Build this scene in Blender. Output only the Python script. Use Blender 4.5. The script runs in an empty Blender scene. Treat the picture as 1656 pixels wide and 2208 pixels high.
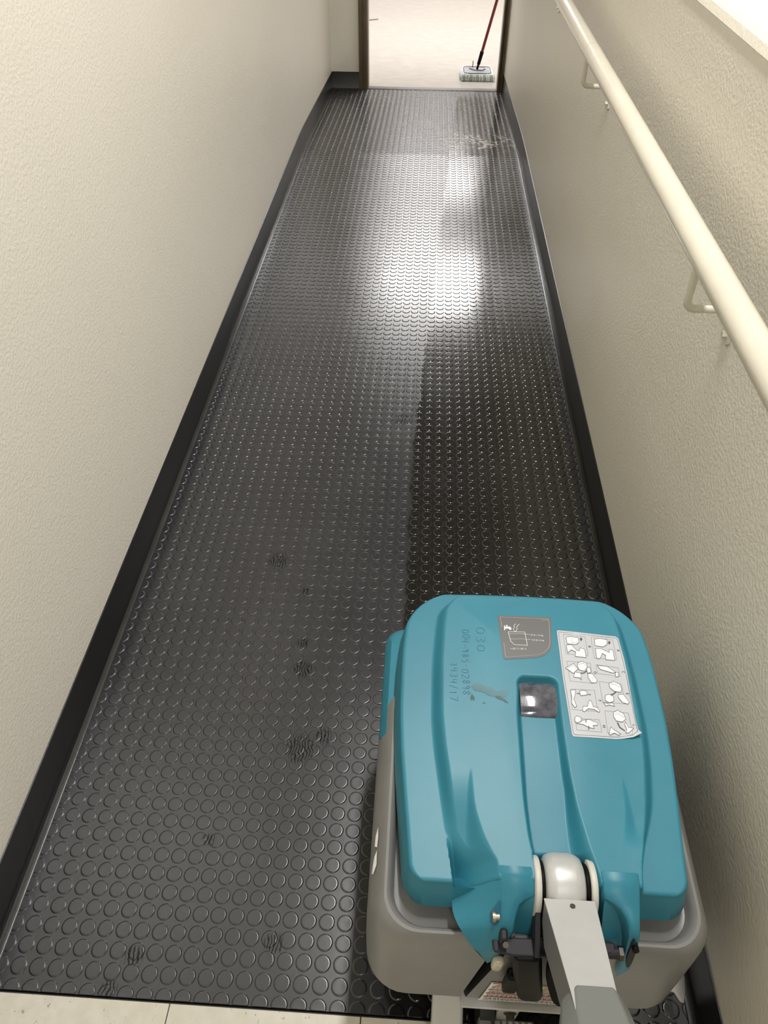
import bpy, bmesh, math, random
from mathutils import Vector, Matrix
random.seed(4)
SC = bpy.context.scene
COL = SC.collection

# ------------------------------------------------------------------ camera
cd = bpy.data.cameras.new('camera')
cam = bpy.data.objects.new('camera', cd); COL.objects.link(cam)
R_ = Vector((0.9983634, 0.0567600, 0.0069814)); U_ = Vector((-0.0426439, 0.6575530, 0.7522005)); F_ = Vector((-0.0381043, 0.7512672, -0.6588973))
M = Matrix((( R_.x, U_.x, -F_.x, 0.664496), (R_.y, U_.y, -F_.y, -0.359006), (R_.z, U_.z, -F_.z, 1.391509), (0, 0, 0, 1)))
cam.matrix_world = M
cd.sensor_fit = 'HORIZONTAL'; cd.sensor_width = 36.0; cd.lens = 1590.168 * 36.0 / 1656.0
cd.clip_start = 0.02; cd.clip_end = 60
SC.camera = cam

# ------------------------------------------------------------------ world, exposure
w = bpy.data.worlds.new('world'); SC.world = w; w.use_nodes = True
w.node_tree.nodes['Background'].inputs[0].default_value = (0.9, 0.88, 0.85, 1)
w.node_tree.nodes['Background'].inputs[1].default_value = 0.2
vs = SC.view_settings
vs.view_transform = 'Standard'; vs.look = 'None'; vs.gamma = 1; vs.use_curve_mapping = False
vs.exposure = 0.0
CORRIDOR_LAMP = 92.0
REAR_LAMP = 36.0
ROOM_LAMP = 19.0
FRONT_LAMP = 38.0

# ------------------------------------------------------------------ dimensions
S = 0.06007                     # rise of the ramp
TH = math.atan(S)
L = 3.8717                      # ramp length
Y2 = 5.3943                     # doorway
ZL = S * L                      # landing height
XL, XR = -0.010, 1.156          # faces of the cove base
WL, WR = -0.013, 1.159          # wall faces
WT = 0.145                      # thickness of the half wall
def zf(y): return S * min(max(y, 0.0), L)

# ------------------------------------------------------------------ helpers
def tag(o, label=None, cat=None, group=None, kind=None):
    if label: o['label'] = label
    if cat: o['category'] = cat
    if group: o['group'] = group
    if kind: o['kind'] = kind
    return o

def empty(name, loc=(0, 0, 0), rot=(0, 0, 0)):
    o = bpy.data.objects.new(name, None); COL.objects.link(o)
    o.location = loc; o.rotation_euler = rot; o.empty_display_size = 0.05
    return o

class MB:
    def __init__(s): s.v = []; s.f = []; s.m = []
    def add(s, vs_, fs, mi=0, T=None):
        b = len(s.v)
        for p in vs_:
            p = Vector(p)
            s.v.append(tuple(T @ p) if T is not None else tuple(p))
        for f in fs: s.f.append(tuple(b + i for i in f)); s.m.append(mi)
        return s
    def box(s, x0, x1, y0, y1, z0, z1, mi=0, T=None):
        vs_ = [(x0,y0,z0),(x1,y0,z0),(x1,y1,z0),(x0,y1,z0),(x0,y0,z1),(x1,y0,z1),(x1,y1,z1),(x0,y1,z1)]
        return s.add(vs_, [(0,3,2,1),(4,5,6,7),(0,1,5,4),(1,2,6,5),(2,3,7,6),(3,0,4,7)], mi, T)
    def loft(s, rings, closed=True, cap=True, mi=0, T=None, flip=False):
        n = len(rings[0]); vs_ = [p for r in rings for p in r]; fs = []
        for i in range(len(rings) - 1):
            for j in range(n if closed else n - 1):
                a, b = i*n + j, i*n + (j+1) % n
                q = (a, b, b + n, a + n)
                fs.append(q[::-1] if flip else q)
        if cap and closed:
            r0 = tuple(range(n)); r1 = tuple((len(rings)-1)*n + k for k in range(n))
            fs.append(r0 if flip else r0[::-1]); fs.append(r1[::-1] if flip else r1)
        return s.add(vs_, fs, mi, T)
    def tube(s, pts, r, n=16, mi=0, T=None, cap=True):
        pts = [Vector(p) for p in pts]; rings = []
        rr = r if isinstance(r, (list, tuple)) else [r] * len(pts)
        t0 = (pts[1] - pts[0]).normalized()
        up = Vector((0, 0, 1)) if abs(t0.z) < 0.9 else Vector((0, 1, 0))
        a = t0.cross(up).normalized()
        for i, p in enumerate(pts):
            if i == 0: t = t0
            elif i == len(pts) - 1: t = (pts[i] - pts[i-1]).normalized()
            else: t = ((pts[i+1] - p).normalized() + (p - pts[i-1]).normalized()).normalized()
            a = (a - t * a.dot(t)).normalized(); b = t.cross(a)
            rings.append([p + (a * math.cos(2*math.pi*k/n) + b * math.sin(2*math.pi*k/n)) * rr[i] for k in range(n)])
        return s.loft(rings, True, cap, mi, T)
    def ribbon(s, pts, wd, fz, mi=0, closed=False, T=None):
        """flat printed line of width wd through 2D points, lying on height function fz"""
        P = [Vector((p[0], p[1])) for p in pts]
        if closed: P.append(P[0])
        for a, b in zip(P[:-1], P[1:]):
            d = b - a
            if d.length < 1e-6: continue
            d.normalize(); nrm = Vector((-d.y, d.x)) * wd / 2; e = d * wd / 2
            q = [a - nrm - e, b - nrm + e, b + nrm + e, a + nrm - e]
            s.add([(c.x, c.y, fz(c.x, c.y)) for c in q], [(0, 1, 2, 3)], mi, T)
        return s
    def poly(s, pts, fz, mi=0, T=None):
        area = sum(pts[i][0]*pts[(i+1) % len(pts)][1] - pts[(i+1) % len(pts)][0]*pts[i][1] for i in range(len(pts)))
        if area < 0: pts = list(pts)[::-1]
        return s.add([(p[0], p[1], fz(p[0], p[1])) for p in pts], [tuple(range(len(pts)))], mi, T)
    def build(s, name, mats, parent=None, smooth=False, bevel=0, seg=2, angle=40, loc=None, subsurf=0, kind=None, recalc=True):
        me = bpy.data.meshes.new(name)
        me.from_pydata(s.v, [], s.f)
        if not isinstance(mats, (list, tuple)): mats = [mats]
        for m in mats: me.materials.append(m)
        me.polygons.foreach_set('material_index', s.m)
        if recalc:
            bm = bmesh.new(); bm.from_mesh(me); bmesh.ops.recalc_face_normals(bm, faces=bm.faces); bm.to_mesh(me); bm.free()
        if smooth:
            me.polygons.foreach_set('use_smooth', [True] * len(me.polygons))
            try: me.set_sharp_from_angle(angle=math.radians(angle))
            except Exception: pass
        me.update()
        o = bpy.data.objects.new(name, me); COL.objects.link(o)
        if loc: o.location = loc
        if parent: o.parent = parent
        if bevel:
            b = o.modifiers.new('bevel', 'BEVEL'); b.width = bevel; b.segments = seg; b.limit_method = 'ANGLE'; b.angle_limit = math.radians(30)
            b.harden_normals = False
            me.polygons.foreach_set('use_smooth', [True] * len(me.polygons))
            try: me.set_sharp_from_angle(angle=math.radians(50))
            except Exception: pass
        if subsurf:
            m = o.modifiers.new('sub', 'SUBSURF'); m.levels = subsurf; m.render_levels = subsurf
        if kind: o['kind'] = kind
        return o

def arc_pts(c, r, a0, a1, n, axis='x', const=0):
    out = []
    for i in range(n + 1):
        a = math.radians(a0 + (a1 - a0) * i / n)
        out.append((c[0] + r*math.cos(a), c[1] + r*math.sin(a)))
    return out

def interp(tab, t):
    """monotone cubic through a table"""
    n = len(tab)
    if t <= tab[0][0]: return tab[0][1]
    if t >= tab[-1][0]: return tab[-1][1]
    for i in range(n - 1):
        a, va = tab[i]; b, vb = tab[i+1]
        if t <= b:
            h = b - a; d = (vb - va) / h
            def slope(k):
                if k == 0 or k == n - 1: return d
                d0 = (tab[k][1] - tab[k-1][1]) / (tab[k][0] - tab[k-1][0]); d1 = (tab[k+1][1] - tab[k][1]) / (tab[k+1][0] - tab[k][0])
                return 0.0 if d0 * d1 <= 0 else 2 * d0 * d1 / (d0 + d1)
            m0, m1 = slope(i), slope(i + 1); u = (t - a) / h
            return (2*u**3 - 3*u**2 + 1) * va + (u**3 - 2*u**2 + u) * h * m0 + (-2*u**3 + 3*u**2) * vb + (u**3 - u**2) * h * m1
def sm(t):
    t = min(max(t, 0.0), 1.0); return t * t * (3 - 2 * t)

# ------------------------------------------------------------------ materials
def nt(name):
    m = bpy.data.materials.new(name); m.use_nodes = True
    t = m.node_tree; return m, t, t.nodes['Principled BSDF']
def N(t, ty, **kw):
    n = t.nodes.new(ty)
    for k, v in kw.items():
        if k.startswith('i_'):
            key = k[2:]; n.inputs[int(key) if key.isdigit() else key.replace('_', ' ')].default_value = v
        else: setattr(n, k, v)
    return n
def ramp(t, fac, stops, interp_='LINEAR'):
    r = t.nodes.new('ShaderNodeValToRGB'); r.color_ramp.interpolation = interp_
    e = r.color_ramp.elements
    while len(e) < len(stops): e.new(0.5)
    for i, (p, c) in enumerate(stops):
        e[i].position = p; e[i].color = (c, c, c, 1) if not isinstance(c, tuple) else (*c, 1)
    t.links.new(fac, r.inputs[0]); return r
def coord(t, kind='Object'):
    if kind == 'World':
        return t.nodes.new('ShaderNodeNewGeometry').outputs['Position']
    return t.nodes.new('ShaderNodeTexCoord').outputs[kind]
def noise(t, vec, scale, detail=3, rough=0.5):
    n = t.nodes.new('ShaderNodeTexNoise'); n.inputs['Scale'].default_value = scale; n.inputs['Detail'].default_value = detail
    n.inputs['Roughness'].default_value = rough; t.links.new(vec, n.inputs['Vector']); return n
def mth(t, op, a, b=None, clamp=False):
    n = t.nodes.new('ShaderNodeMath'); n.operation = op; n.use_clamp = clamp
    for i, x in enumerate((a, b)):
        if x is None: continue
        if isinstance(x, (int, float)): n.inputs[i].default_value = x
        else: t.links.new(x, n.inputs[i])
    return n.outputs[0]
def mix(t, fac, a, b):
    n = t.nodes.new('ShaderNodeMix'); n.data_type = 'RGBA'
    if isinstance(fac, (int, float)): n.inputs[0].default_value = fac
    else: t.links.new(fac, n.inputs[0])
    for i, x in ((6, a), (7, b)):
        if isinstance(x, tuple): n.inputs[i].default_value = (*x, 1)
        else: t.links.new(x, n.inputs[i])
    return n.outputs[2]
def bump(t, bsdf, h, strength=0.3, dist=0.001):
    b = t.nodes.new('ShaderNodeBump'); b.inputs['Strength'].default_value = strength; b.inputs['Distance'].default_value = dist
    t.links.new(h, b.inputs['Height']); t.links.new(b.outputs[0], bsdf.inputs['Normal'])

def simple(name, col, rough=0.4, metal=0.0, spec=0.5, grain=0.0, gscale=300, var=0.0, coord_='Object', coat=0.0):
    m, t, b = nt(name)
    b.inputs['Base Color'].default_value = (*col, 1); b.inputs['Roughness'].default_value = rough
    b.inputs['Metallic'].default_value = metal; b.inputs['Specular IOR Level'].default_value = spec
    b.inputs['Coat Weight'].default_value = coat
    v = coord(t, coord_)
    if var:
        n = noise(t, v, 9, 4, 0.6)
        t.links.new(mix(t, ramp(t, n.outputs[0], [(0.35, 0.0), (0.7, 1.0)]).outputs[0], tuple(c * (1 - var) for c in col), tuple(min(1, c * (1 + var)) for c in col)), b.inputs['Base Color'])
    if grain:
        n2 = noise(t, v, gscale, 2, 0.5); bump(t, b, n2.outputs[0], grain, 0.0008)
    return m

def paint(name, col, rough=0.38, strength=0.42, scuff=True):
    """orange-peel wall paint with faint scuffs"""
    m, t, b = nt(name); v = coord(t, 'World')
    n1 = noise(t, v, 150, 2, 0.45); n2 = noise(t, v, 60, 2, 0.4)
    h = mth(t, 'ADD', mth(t, 'MULTIPLY', ramp(t, n1.outputs[0], [(0.40, 0.0), (0.62, 1.0)]).outputs[0], 0.7), mth(t, 'MULTIPLY', n2.outputs[0], 0.6))
    bump(t, b, h, strength, 0.0010)
    big = noise(t, v, 1.3, 3, 0.5)
    c = mix(t, ramp(t, big.outputs[0], [(0.3, 0.0), (0.7, 1.0)]).outputs[0], tuple(x * 0.96 for x in col), col)
    if scuff:
        mp = N(t, 'ShaderNodeMapping'); t.links.new(v, mp.inputs[0]); mp.inputs['Scale'].default_value = (1, 1.2, 0.35)
        s1 = noise(t, mp.outputs[0], 22, 5, 0.75)
        msk = ramp(t, s1.outputs[0], [(0.70, 0.0), (0.80, 0.35)]).outputs[0]
        c = mix(t, msk, c, tuple(x * 0.55 for x in col))
    t.links.new(c, b.inputs['Base Color']); b.inputs['Roughness'].default_value = rough
    b.inputs['Specular IOR Level'].default_value = 0.45
    return m

def rubber(name):
    m, t, b = nt(name); v = coord(t, 'World')
    sx = N(t, 'ShaderNodeSeparateXYZ'); t.links.new(v, sx.inputs[0]); X, Y = sx.outputs[0], sx.outputs[1]
    wob = noise(t, v, 14, 3, 0.6)
    # left boundary of the wet lane
    e1 = mth(t, 'MULTIPLY', mth(t, 'MAXIMUM', mth(t, 'SUBTRACT', Y, 1.4), 0.0), 0.050)
    edge = mth(t, 'ADD', mth(t, 'ADD', e1, 0.655), mth(t, 'MULTIPLY', mth(t, 'SUBTRACT', wob.outputs[0], 0.5), 0.035))
    w1 = mth(t, 'MULTIPLY', mth(t, 'SUBTRACT', X, edge), 160, True)
    w2 = mth(t, 'MULTIPLY', mth(t, 'SUBTRACT', mth(t, 'ADD', 1.125, mth(t, 'MULTIPLY', mth(t, 'SUBTRACT', wob.outputs[0], 0.5), 0.03)), X), 120, True)
    w3 = mth(t, 'MULTIPLY', mth(t, 'SUBTRACT', Y, -0.2), 20, True)
    w4 = mth(t, 'MULTIPLY', mth(t, 'SUBTRACT', 5.3, Y), 6, True)
    wet = mth(t, 'MULTIPLY', mth(t, 'MULTIPLY', w1, w2), mth(t, 'MULTIPLY', w3, w4))
    # patchy film
    fil = noise(t, v, 5, 3, 0.6)
    wet2 = mth(t, 'MULTIPLY', wet, ramp(t, fil.outputs[0], [(0.25, 0.75), (0.55, 1.0)]).outputs[0])
    dust = noise(t, v, 900, 2, 0.7)
    patch = noise(t, v, 3.2, 4, 0.6)
    dry = mix(t, ramp(t, patch.outputs[0], [(0.35, 0.0), (0.7, 1.0)]).outputs[0], (0.021, 0.0215, 0.0245), (0.030, 0.0305, 0.034))
    dry = mix(t, ramp(t, dust.outputs[0], [(0.68, 0.0), (0.80, 0.22)]).outputs[0], dry, (0.30, 0.29, 0.28))
    # rubbed scuffs: dark wavy streaks in a few places along the walking line
    spots = [(0.455, 0.450, 0.055), (0.500, 0.480, 0.035), (0.437, 0.640, 0.040), (0.425, 0.710, 0.025), (0.330, 0.955, 0.045), (0.228, 0.060, 0.030), (0.200, 0.010, 0.025), (0.310, 0.258, 0.022), (0.495, 2.09, 0.03), (0.625, 1.56, 0.05), (0.413, 0.861, 0.018), (0.460, 0.092, 0.03)]
    acc = None
    for (px, py, pr) in spots:
        ds = mth(t, 'SQRT', mth(t, 'ADD', mth(t, 'POWER', mth(t, 'SUBTRACT', X, px), 2.0), mth(t, 'POWER', mth(t, 'SUBTRACT', Y, py), 2.0)))
        q = mth(t, 'SUBTRACT', 1.0, mth(t, 'DIVIDE', ds, pr), True); acc = q if acc is None else mth(t, 'MAXIMUM', acc, q)
    pn0 = noise(t, v, 70, 3, 0.6); pn_ = mth(t, 'MULTIPLY', mth(t, 'ADD', acc, mth(t, 'MULTIPLY', pn0.outputs[0], 0.5)), mth(t, 'GREATER_THAN', acc, 0.0)); wv = N(t, 'ShaderNodeTexWave'); t.links.new(v, wv.inputs[0])
    wv.inputs['Scale'].default_value = 48; wv.inputs['Distortion'].default_value = 9; wv.inputs['Detail'].default_value = 2
    sc_ = mth(t, 'MULTIPLY', ramp(t, pn_, [(0.58, 0.0), (0.85, 0.9)]).outputs[0], ramp(t, wv.outputs[0], [(0.60, 0.0), (0.72, 0.9)]).outputs[0])
    dry = mix(t, sc_, dry, (0.004, 0.004, 0.005))
    col = mix(t, wet2, dry, (0.007, 0.0068, 0.0062))
    # dried detergent foam on the landing
    d1 = mth(t, 'SUBTRACT', Y, mth(t, 'ADD', 4.15, mth(t, 'MULTIPLY', mth(t, 'SUBTRACT', wob.outputs[0], 0.5), 0.8)))
    fo = mth(t, 'SUBTRACT', 1.0, mth(t, 'MULTIPLY', mth(t, 'ABSOLUTE', d1), 9.0), True)
    fo = mth(t, 'MULTIPLY', fo, mth(t, 'MULTIPLY', mth(t, 'SUBTRACT', X, 0.72), 30, True))
    fn = noise(t, v, 38, 4, 0.7)
    fo = mth(t, 'MULTIPLY', fo, ramp(t, fn.outputs[0], [(0.46, 0.0), (0.58, 0.9)]).outputs[0])
    col = mix(t, fo, col, (0.55, 0.50, 0.45))
    # bubbles along the wet right edge and the seam
    vo = N(t, 'ShaderNodeTexVoronoi'); t.links.new(v, vo.inputs['Vector']); vo.inputs['Scale'].default_value = 420
    bub = ramp(t, vo.outputs['Distance'], [(0.16, 1.0), (0.24, 0.0)]).outputs[0]
    near = mth(t, 'SUBTRACT', 1.0, mth(t, 'MULTIPLY', mth(t, 'ABSOLUTE', mth(t, 'SUBTRACT', X, 1.108)), 60), True)
    near2 = mth(t, 'MULTIPLY', mth(t, 'SUBTRACT', 1.0, mth(t, 'MULTIPLY', mth(t, 'ABSOLUTE', mth(t, 'SUBTRACT', X, 0.750)), 120), True), 0.8)
    bn = noise(t, v, 30, 2, 0.6)
    bub = mth(t, 'MULTIPLY', mth(t, 'MULTIPLY', bub, mth(t, 'MAXIMUM', near, near2)), ramp(t, bn.outputs[0], [(0.42, 0.0), (0.6, 0.8)]).outputs[0])
    bub = mth(t, 'MULTIPLY', bub, mth(t, 'MULTIPLY', mth(t, 'SUBTRACT', 2.2, Y), 2, True))
    col = mix(t, bub, col, (0.5, 0.5, 0.5))
    t.links.new(col, b.inputs['Base Color']); t.links.new(mth(t, 'MULTIPLY', mth(t, 'SUBTRACT', 1.0, mth(t, 'MULTIPLY', sc_, 0.85)), 0.85), b.inputs['Specular IOR Level'])
    r0 = mth(t, 'ADD', 0.20, mth(t, 'MULTIPLY', patch.outputs[0], 0.12))
    rr = mth(t, 'ADD', mth(t, 'MULTIPLY', r0, mth(t, 'SUBTRACT', 1.0, wet2)), mth(t, 'MULTIPLY', wet2, 0.15))
    rr = mth(t, 'ADD', rr, mth(t, 'MULTIPLY', fo, 0.3))
    t.links.new(rr, b.inputs['Roughness'])
    fine = noise(t, v, 420, 2, 0.5); med = noise(t, v, 45, 2, 0.5)
    hh = mth(t, 'ADD', mth(t, 'MULTIPLY', fine.outputs[0], 0.35), mth(t, 'MULTIPLY', med.outputs[0], 1.2))
    bump(t, b, hh, 0.12, 0.0010)
    return m

def vinyl(name):
    m, t, b = nt(name); v = coord(t, 'World')
    mp = N(t, 'ShaderNodeMapping'); t.links.new(v, mp.inputs[0]); mp.inputs['Scale'].default_value = (1.0, 0.6, 1); mp.inputs['Rotation'].default_value = (0, 0, 0.6)
    a = noise(t, mp.outputs[0], 120, 3, 0.6); c = noise(t, v, 45, 3, 0.6)
    col = mix(t, ramp(t, c.outputs[0], [(0.35, 0.0), (0.65, 1.0)]).outputs[0], (0.60, 0.57, 0.47), (0.66, 0.63, 0.54))
    col = mix(t, ramp(t, a.outputs[0], [(0.645, 0.0), (0.69, 0.8)]).outputs[0], col, (0.28, 0.25, 0.20))
    a2 = noise(t, mp.outputs[0], 34, 2, 0.4)
    col = mix(t, ramp(t, a2.outputs[0], [(0.715, 0.0), (0.73, 0.9)]).outputs[0], col, (0.06, 0.055, 0.05))
    t.links.new(col, b.inputs['Base Color']); b.inputs['Roughness'].default_value = 0.4
    return m

M_paint = paint('wall_paint_cream', (0.775, 0.735, 0.635))
M_cap = paint('cap_paint', (0.43, 0.41, 0.38), strength=0.12, scuff=False)
M_paint_up = paint('upper_wall_paint', (0.74, 0.69, 0.61), strength=0.3, scuff=False)
M_rubber = rubber('studded_black_rubber')
M_base = simple('cove_base_black', (0.012, 0.011, 0.011), 0.30, grain=0.15, gscale=160, coord_='World')
M_trim = simple('rubber_edge_strip', (0.050, 0.048, 0.044), 0.20, grain=0.2, gscale=200, coord_='World', var=0.15)
M_vinyl = vinyl('cream_vinyl_tile')
M_gap = simple('dark_joint', (0.03, 0.028, 0.025), 0.8)
M_ceiling = simple('ceiling_paint', (0.84, 0.82, 0.79), 0.8, coord_='World')
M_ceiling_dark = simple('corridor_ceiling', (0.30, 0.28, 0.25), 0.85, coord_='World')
M_frame = simple('bronze_frame', (0.105, 0.075, 0.040), 0.35, coord_='World', var=0.2)
M_frame2 = simple('frame_stop', (0.30, 0.27, 0.22), 0.4)
M_thresh = simple('threshold_metal', (0.10, 0.095, 0.09), 0.35, metal=0.6)
M_rail = simple('rail_enamel', (0.70, 0.66, 0.56), 0.22, coord_='World', var=0.03)
M_teal = simple('teal_plastic', (0.032, 0.208, 0.288), 0.38, spec=0.38, grain=0.10, gscale=900, var=0.05)
M_grey = simple('grey_tank_plastic', (0.225, 0.222, 0.212), 0.42, grain=0.16, gscale=700, var=0.06)
M_black = simple('black_plastic', (0.004, 0.0035, 0.0035), 0.45, spec=0.12)
M_blackm = simple('black_matte', (0.010, 0.010, 0.010), 0.6)
M_silver = simple('silver_paint', (0.56, 0.56, 0.55), 0.32, metal=0.25, grain=0.25, gscale=1400)
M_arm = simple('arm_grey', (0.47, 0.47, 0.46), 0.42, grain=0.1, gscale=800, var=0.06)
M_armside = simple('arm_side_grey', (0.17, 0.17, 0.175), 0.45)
M_sleeve = simple('sleeve_grey', (0.19, 0.195, 0.185), 0.5, grain=0.2, gscale=900)
M_steel = simple('bright_steel', (0.13, 0.12, 0.10), 0.5, metal=1.0)
M_washer = simple('cream_washer', (0.60, 0.585, 0.53), 0.4)
M_bolt = simple('bolt_brass', (0.40, 0.37, 0.28), 0.4, metal=0.8)
M_plum = simple('dark_bracket', (0.030, 0.028, 0.034), 0.5, spec=0.2)
M_white = simple('white_print', (0.82, 0.82, 0.80), 0.5)
M_paper = simple('label_paper', (0.52, 0.53, 0.56), 0.42)
M_ink = simple('grey_ink', (0.12, 0.12, 0.14), 0.5)
M_inkd = simple('dark_ink', (0.045, 0.045, 0.06), 0.5)
M_lab = simple('grey_label', (0.125, 0.125, 0.125), 0.45)
M_pink = simple('label_outline', (0.50, 0.42, 0.40), 0.5)
M_red = simple('label_red', (0.48, 0.10, 0.06), 0.5)
M_scratch_shade = simple('scratch_shade_teal', (0.016, 0.125, 0.19), 0.6)  # for the scratches, and as painted shade of the bolt recess
M_residue = simple('glue_residue', (0.12, 0.23, 0.27), 0.75, var=0.35)
M_gluegrey = simple('torn_label', (0.085, 0.14, 0.145), 0.7, var=0.3)
M_yellow = simple('label_yellow', (0.60, 0.36, 0.10), 0.5)
M_clip = simple('hose_clip', (0.60, 0.54, 0.40), 0.25)
M_shine = simple('far_floor_wax', (0.57, 0.54, 0.51), 0.13, coord_='World', var=0.05)
M_redpole = simple('red_pole', (0.15, 0.009, 0.009), 0.3)
M_cloth = simple('mop_cloth', (0.56, 0.60, 0.60), 0.9, grain=0.8, gscale=260, var=0.12)
M_clothd = simple('mop_cloth_stripe', (0.33, 0.38, 0.33), 0.9, grain=0.8, gscale=260)
M_mopplate = simple('mop_plate', (0.28, 0.28, 0.32), 0.4)
M_foam = simple('soap_foam', (0.72, 0.70, 0.70), 0.35, grain=0.6, gscale=120, coord_='World', var=0.06)
def glass_smoke():
    m, t, b = nt('smoked_window'); b.inputs['Base Color'].default_value = (0.075, 0.078, 0.095, 1)
    b.inputs['Roughness'].default_value = 0.12; b.inputs['Coat Weight'].default_value = 0.6
    v = coord(t); n = noise(t, v, 60, 3, 0.6); bump(t, b, n.outputs[0], 0.15, 0.001)
    t.links.new(mix(t, ramp(t, n.outputs[0], [(0.35, 0.0), (0.7, 1.0)]).outputs[0], (0.055, 0.057, 0.072), (0.15, 0.15, 0.17)), b.inputs['Base Color'])
    return m
M_window = glass_smoke()
def emit(name, col, st):
    m = bpy.data.materials.new(name); m.use_nodes = True; t = m.node_tree; t.nodes.clear()
    e = N(t, 'ShaderNodeEmission'); e.inputs[0].default_value = (*col, 1); e.inputs[1].default_value = st
    o = N(t, 'ShaderNodeOutputMaterial'); t.links.new(e.outputs[0], o.inputs[0]); return m

# ------------------------------------------------------------------ setting: floors
YB = -2.6
def extr_path(mb, prof, ys, zfun, mi=0):
    """profile (x, dz) swept along y following the floor height"""
    mb.loft([[(x, y, zfun(y) + dz) for x, dz in prof] for y in ys], True, True, mi)

floor = MB()
extr_path(floor, [(XL - 0.03, -0.10), (XL - 0.03, 0.0), (XR + 0.03, 0.0), (XR + 0.03, -0.10)], [0.0, L, Y2], zf)
floor = floor.build('floor', M_rubber)
tag(floor, 'black studded rubber flooring running up the ramp and over the landing', 'floor', kind='structure')

# studs: a low round disc with a rolled edge; the 300 that show largest are single parts
P = 0.0317; KX, KY = 0.03937, 0.03493; RS = 0.01345; HS = 0.0013
SR4 = ((0.0007, 0.0), (-0.0002, 0.0006), (-0.0007, 0.00105), (-0.0016, HS), (-0.0030, HS))
XS0, XS1 = XL + 0.0155, XR - 0.0155
def stud_rings(cx, cy, n, prof=SR4):
    rings = []
    for dr, hh in prof:
        rr = RS + dr
        rings.append([(cx + rr * math.cos(2*math.pi*k/n), cy + rr * math.sin(2*math.pi*k/n), hh) for k in range(n)])
    return rings
def stud_mesh(mb, cx, cy, n=16, clipx=None, clipy=None):
    rs = stud_rings(cx, cy, n, SR4); nr = len(rs) - 1
    out = []
    for r in rs:
        q = []
        for (x, y, h) in r:
            if clipx: x = min(max(x, clipx[0]), clipx[1])
            if clipy: y = min(max(y, clipy[0]), clipy[1])
            q.append((x, y, zf(y) + h))
        out.append(q)
    base = len(mb.v); m = len(out[0])
    mb.add([p for r in out for p in r], [(i*m + j, i*m + (j+1) % m, (i+1)*m + (j+1) % m, (i+1)*m + j) for i in range(nr) for j in range(m)] + [tuple(nr*m + k for k in range(m))])
ncol = int((XS1 - KX) / P) + 2
nrow = int((Y2 - KY) / P)
centres = []
for r in range(-1, nrow + 1):
    for c in range(-1, ncol + 1):
        cx, cy = KX + c * P, KY + r * P
        if cx - XS0 < -RS + 0.001 or cx - XS1 > RS - 0.001: continue
        if cy > Y2 - 0.02: continue
        centres.append((r, c, cx, cy))
single = [k for k in centres if k[0] >= 0 and k[1] >= 0 and k[2] < 0.63 and k[2] > KX - 0.001 and k[2] > 0.10 - k[3] * 0.45]
single.sort(key=lambda k: (k[0], k[1])); single = single[:298]
sset = set((k[0], k[1]) for k in single)
smb = MB(); proto_me = None
pm = MB()
rs = stud_rings(0, 0, 20)
m_ = 20
pm.add([p for r in rs for p in r], [(i*m_ + j, i*m_ + (j+1) % m_, (i+1)*m_ + (j+1) % m_, (i+1)*m_ + j) for i in range(4) for j in range(m_)] + [tuple(4*m_ + k for k in range(m_))])
first = pm.build('stud', M_rubber, floor, smooth=True, angle=80, recalc=False)
first.location = (single[0][2], single[0][3], zf(single[0][3])); first.rotation_euler = (TH, 0, 0)
for k in single[1:]:
    o = first.copy(); COL.objects.link(o); o.location = (k[2], k[3], zf(k[3]))
rest = MB()
for (r, c, cx, cy) in centres:
    if (r, c) in sset: continue
    n = 16
    cl = (XS0 + 0.0002, XS1 - 0.0002)
    stud_mesh(rest, cx, cy, n, cl, (0.0003, 99) if r < 0 else None)
rest.build('studs', M_rubber, floor, smooth=True, angle=80, recalc=False, kind='stuff')
# seams between the rubber sheets
sm_ = MB()
for ya, yb in ((0.001, L), (L, Y2 - 0.01)):
    x = 0.7625
    sm_.add([(x - 0.0006, ya, zf(ya) + 0.0003), (x + 0.0006, ya, zf(ya) + 0.0003), (x + 0.0006, yb, zf(yb) + 0.0003), (x - 0.0006, yb, zf(yb) + 0.0003)], [(0, 1, 2, 3)])
sm_.build('seam', M_gap, floor)

# cream vinyl tiles at the foot of the ramp
vf = MB().box(-0.2, 1.7, YB, -0.0015, -0.10, -0.0035)
vf = vf.build('floor', M_gap); tag(vf, 'cream vinyl tile floor at the foot of the ramp', 'floor', kind='structure')
tm = MB().box(0, 0.3095, 0, 0.3095, -0.0033, 0.0)
t0 = tm.build('vinyl_tile', M_vinyl, vf, bevel=0.0006, seg=1)
first_t = True
for j in range(8):
    for i in range(-1, 4):
        x = 0.3065 + (i - 0) * 0.3110 - 0.311 + 0.0; y = -0.0025 - (j + 1) * 0.311
        if x < -0.32 or x > 1.2: continue
        o = t0 if first_t else t0.copy()
        if not first_t: COL.objects.link(o)
        first_t = False
        o.location = (x, y, random.uniform(-0.0002, 0.0002))

# glossy floor of the room beyond
rf = MB().box(-3.2, 3.8, Y2 + 0.001, 16.5, ZL - 0.1, ZL).box(WR + WT, 3.8, YB, Y2 + 0.001, ZL - 0.1, ZL)
rf = rf.build('floor', M_shine); tag(rf, 'shiny waxed pale floor of the room beyond the doorway', 'floor', kind='structure')
th_ = MB().box(0.236, 1.129, Y2 - 0.012, Y2 + 0.055, ZL + 0.0002, ZL + 0.004)
tag(th_.build('trim_1', M_thresh, bevel=0.0015), 'flat dark metal threshold strip across the doorway', 'threshold', kind='structure')

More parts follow.
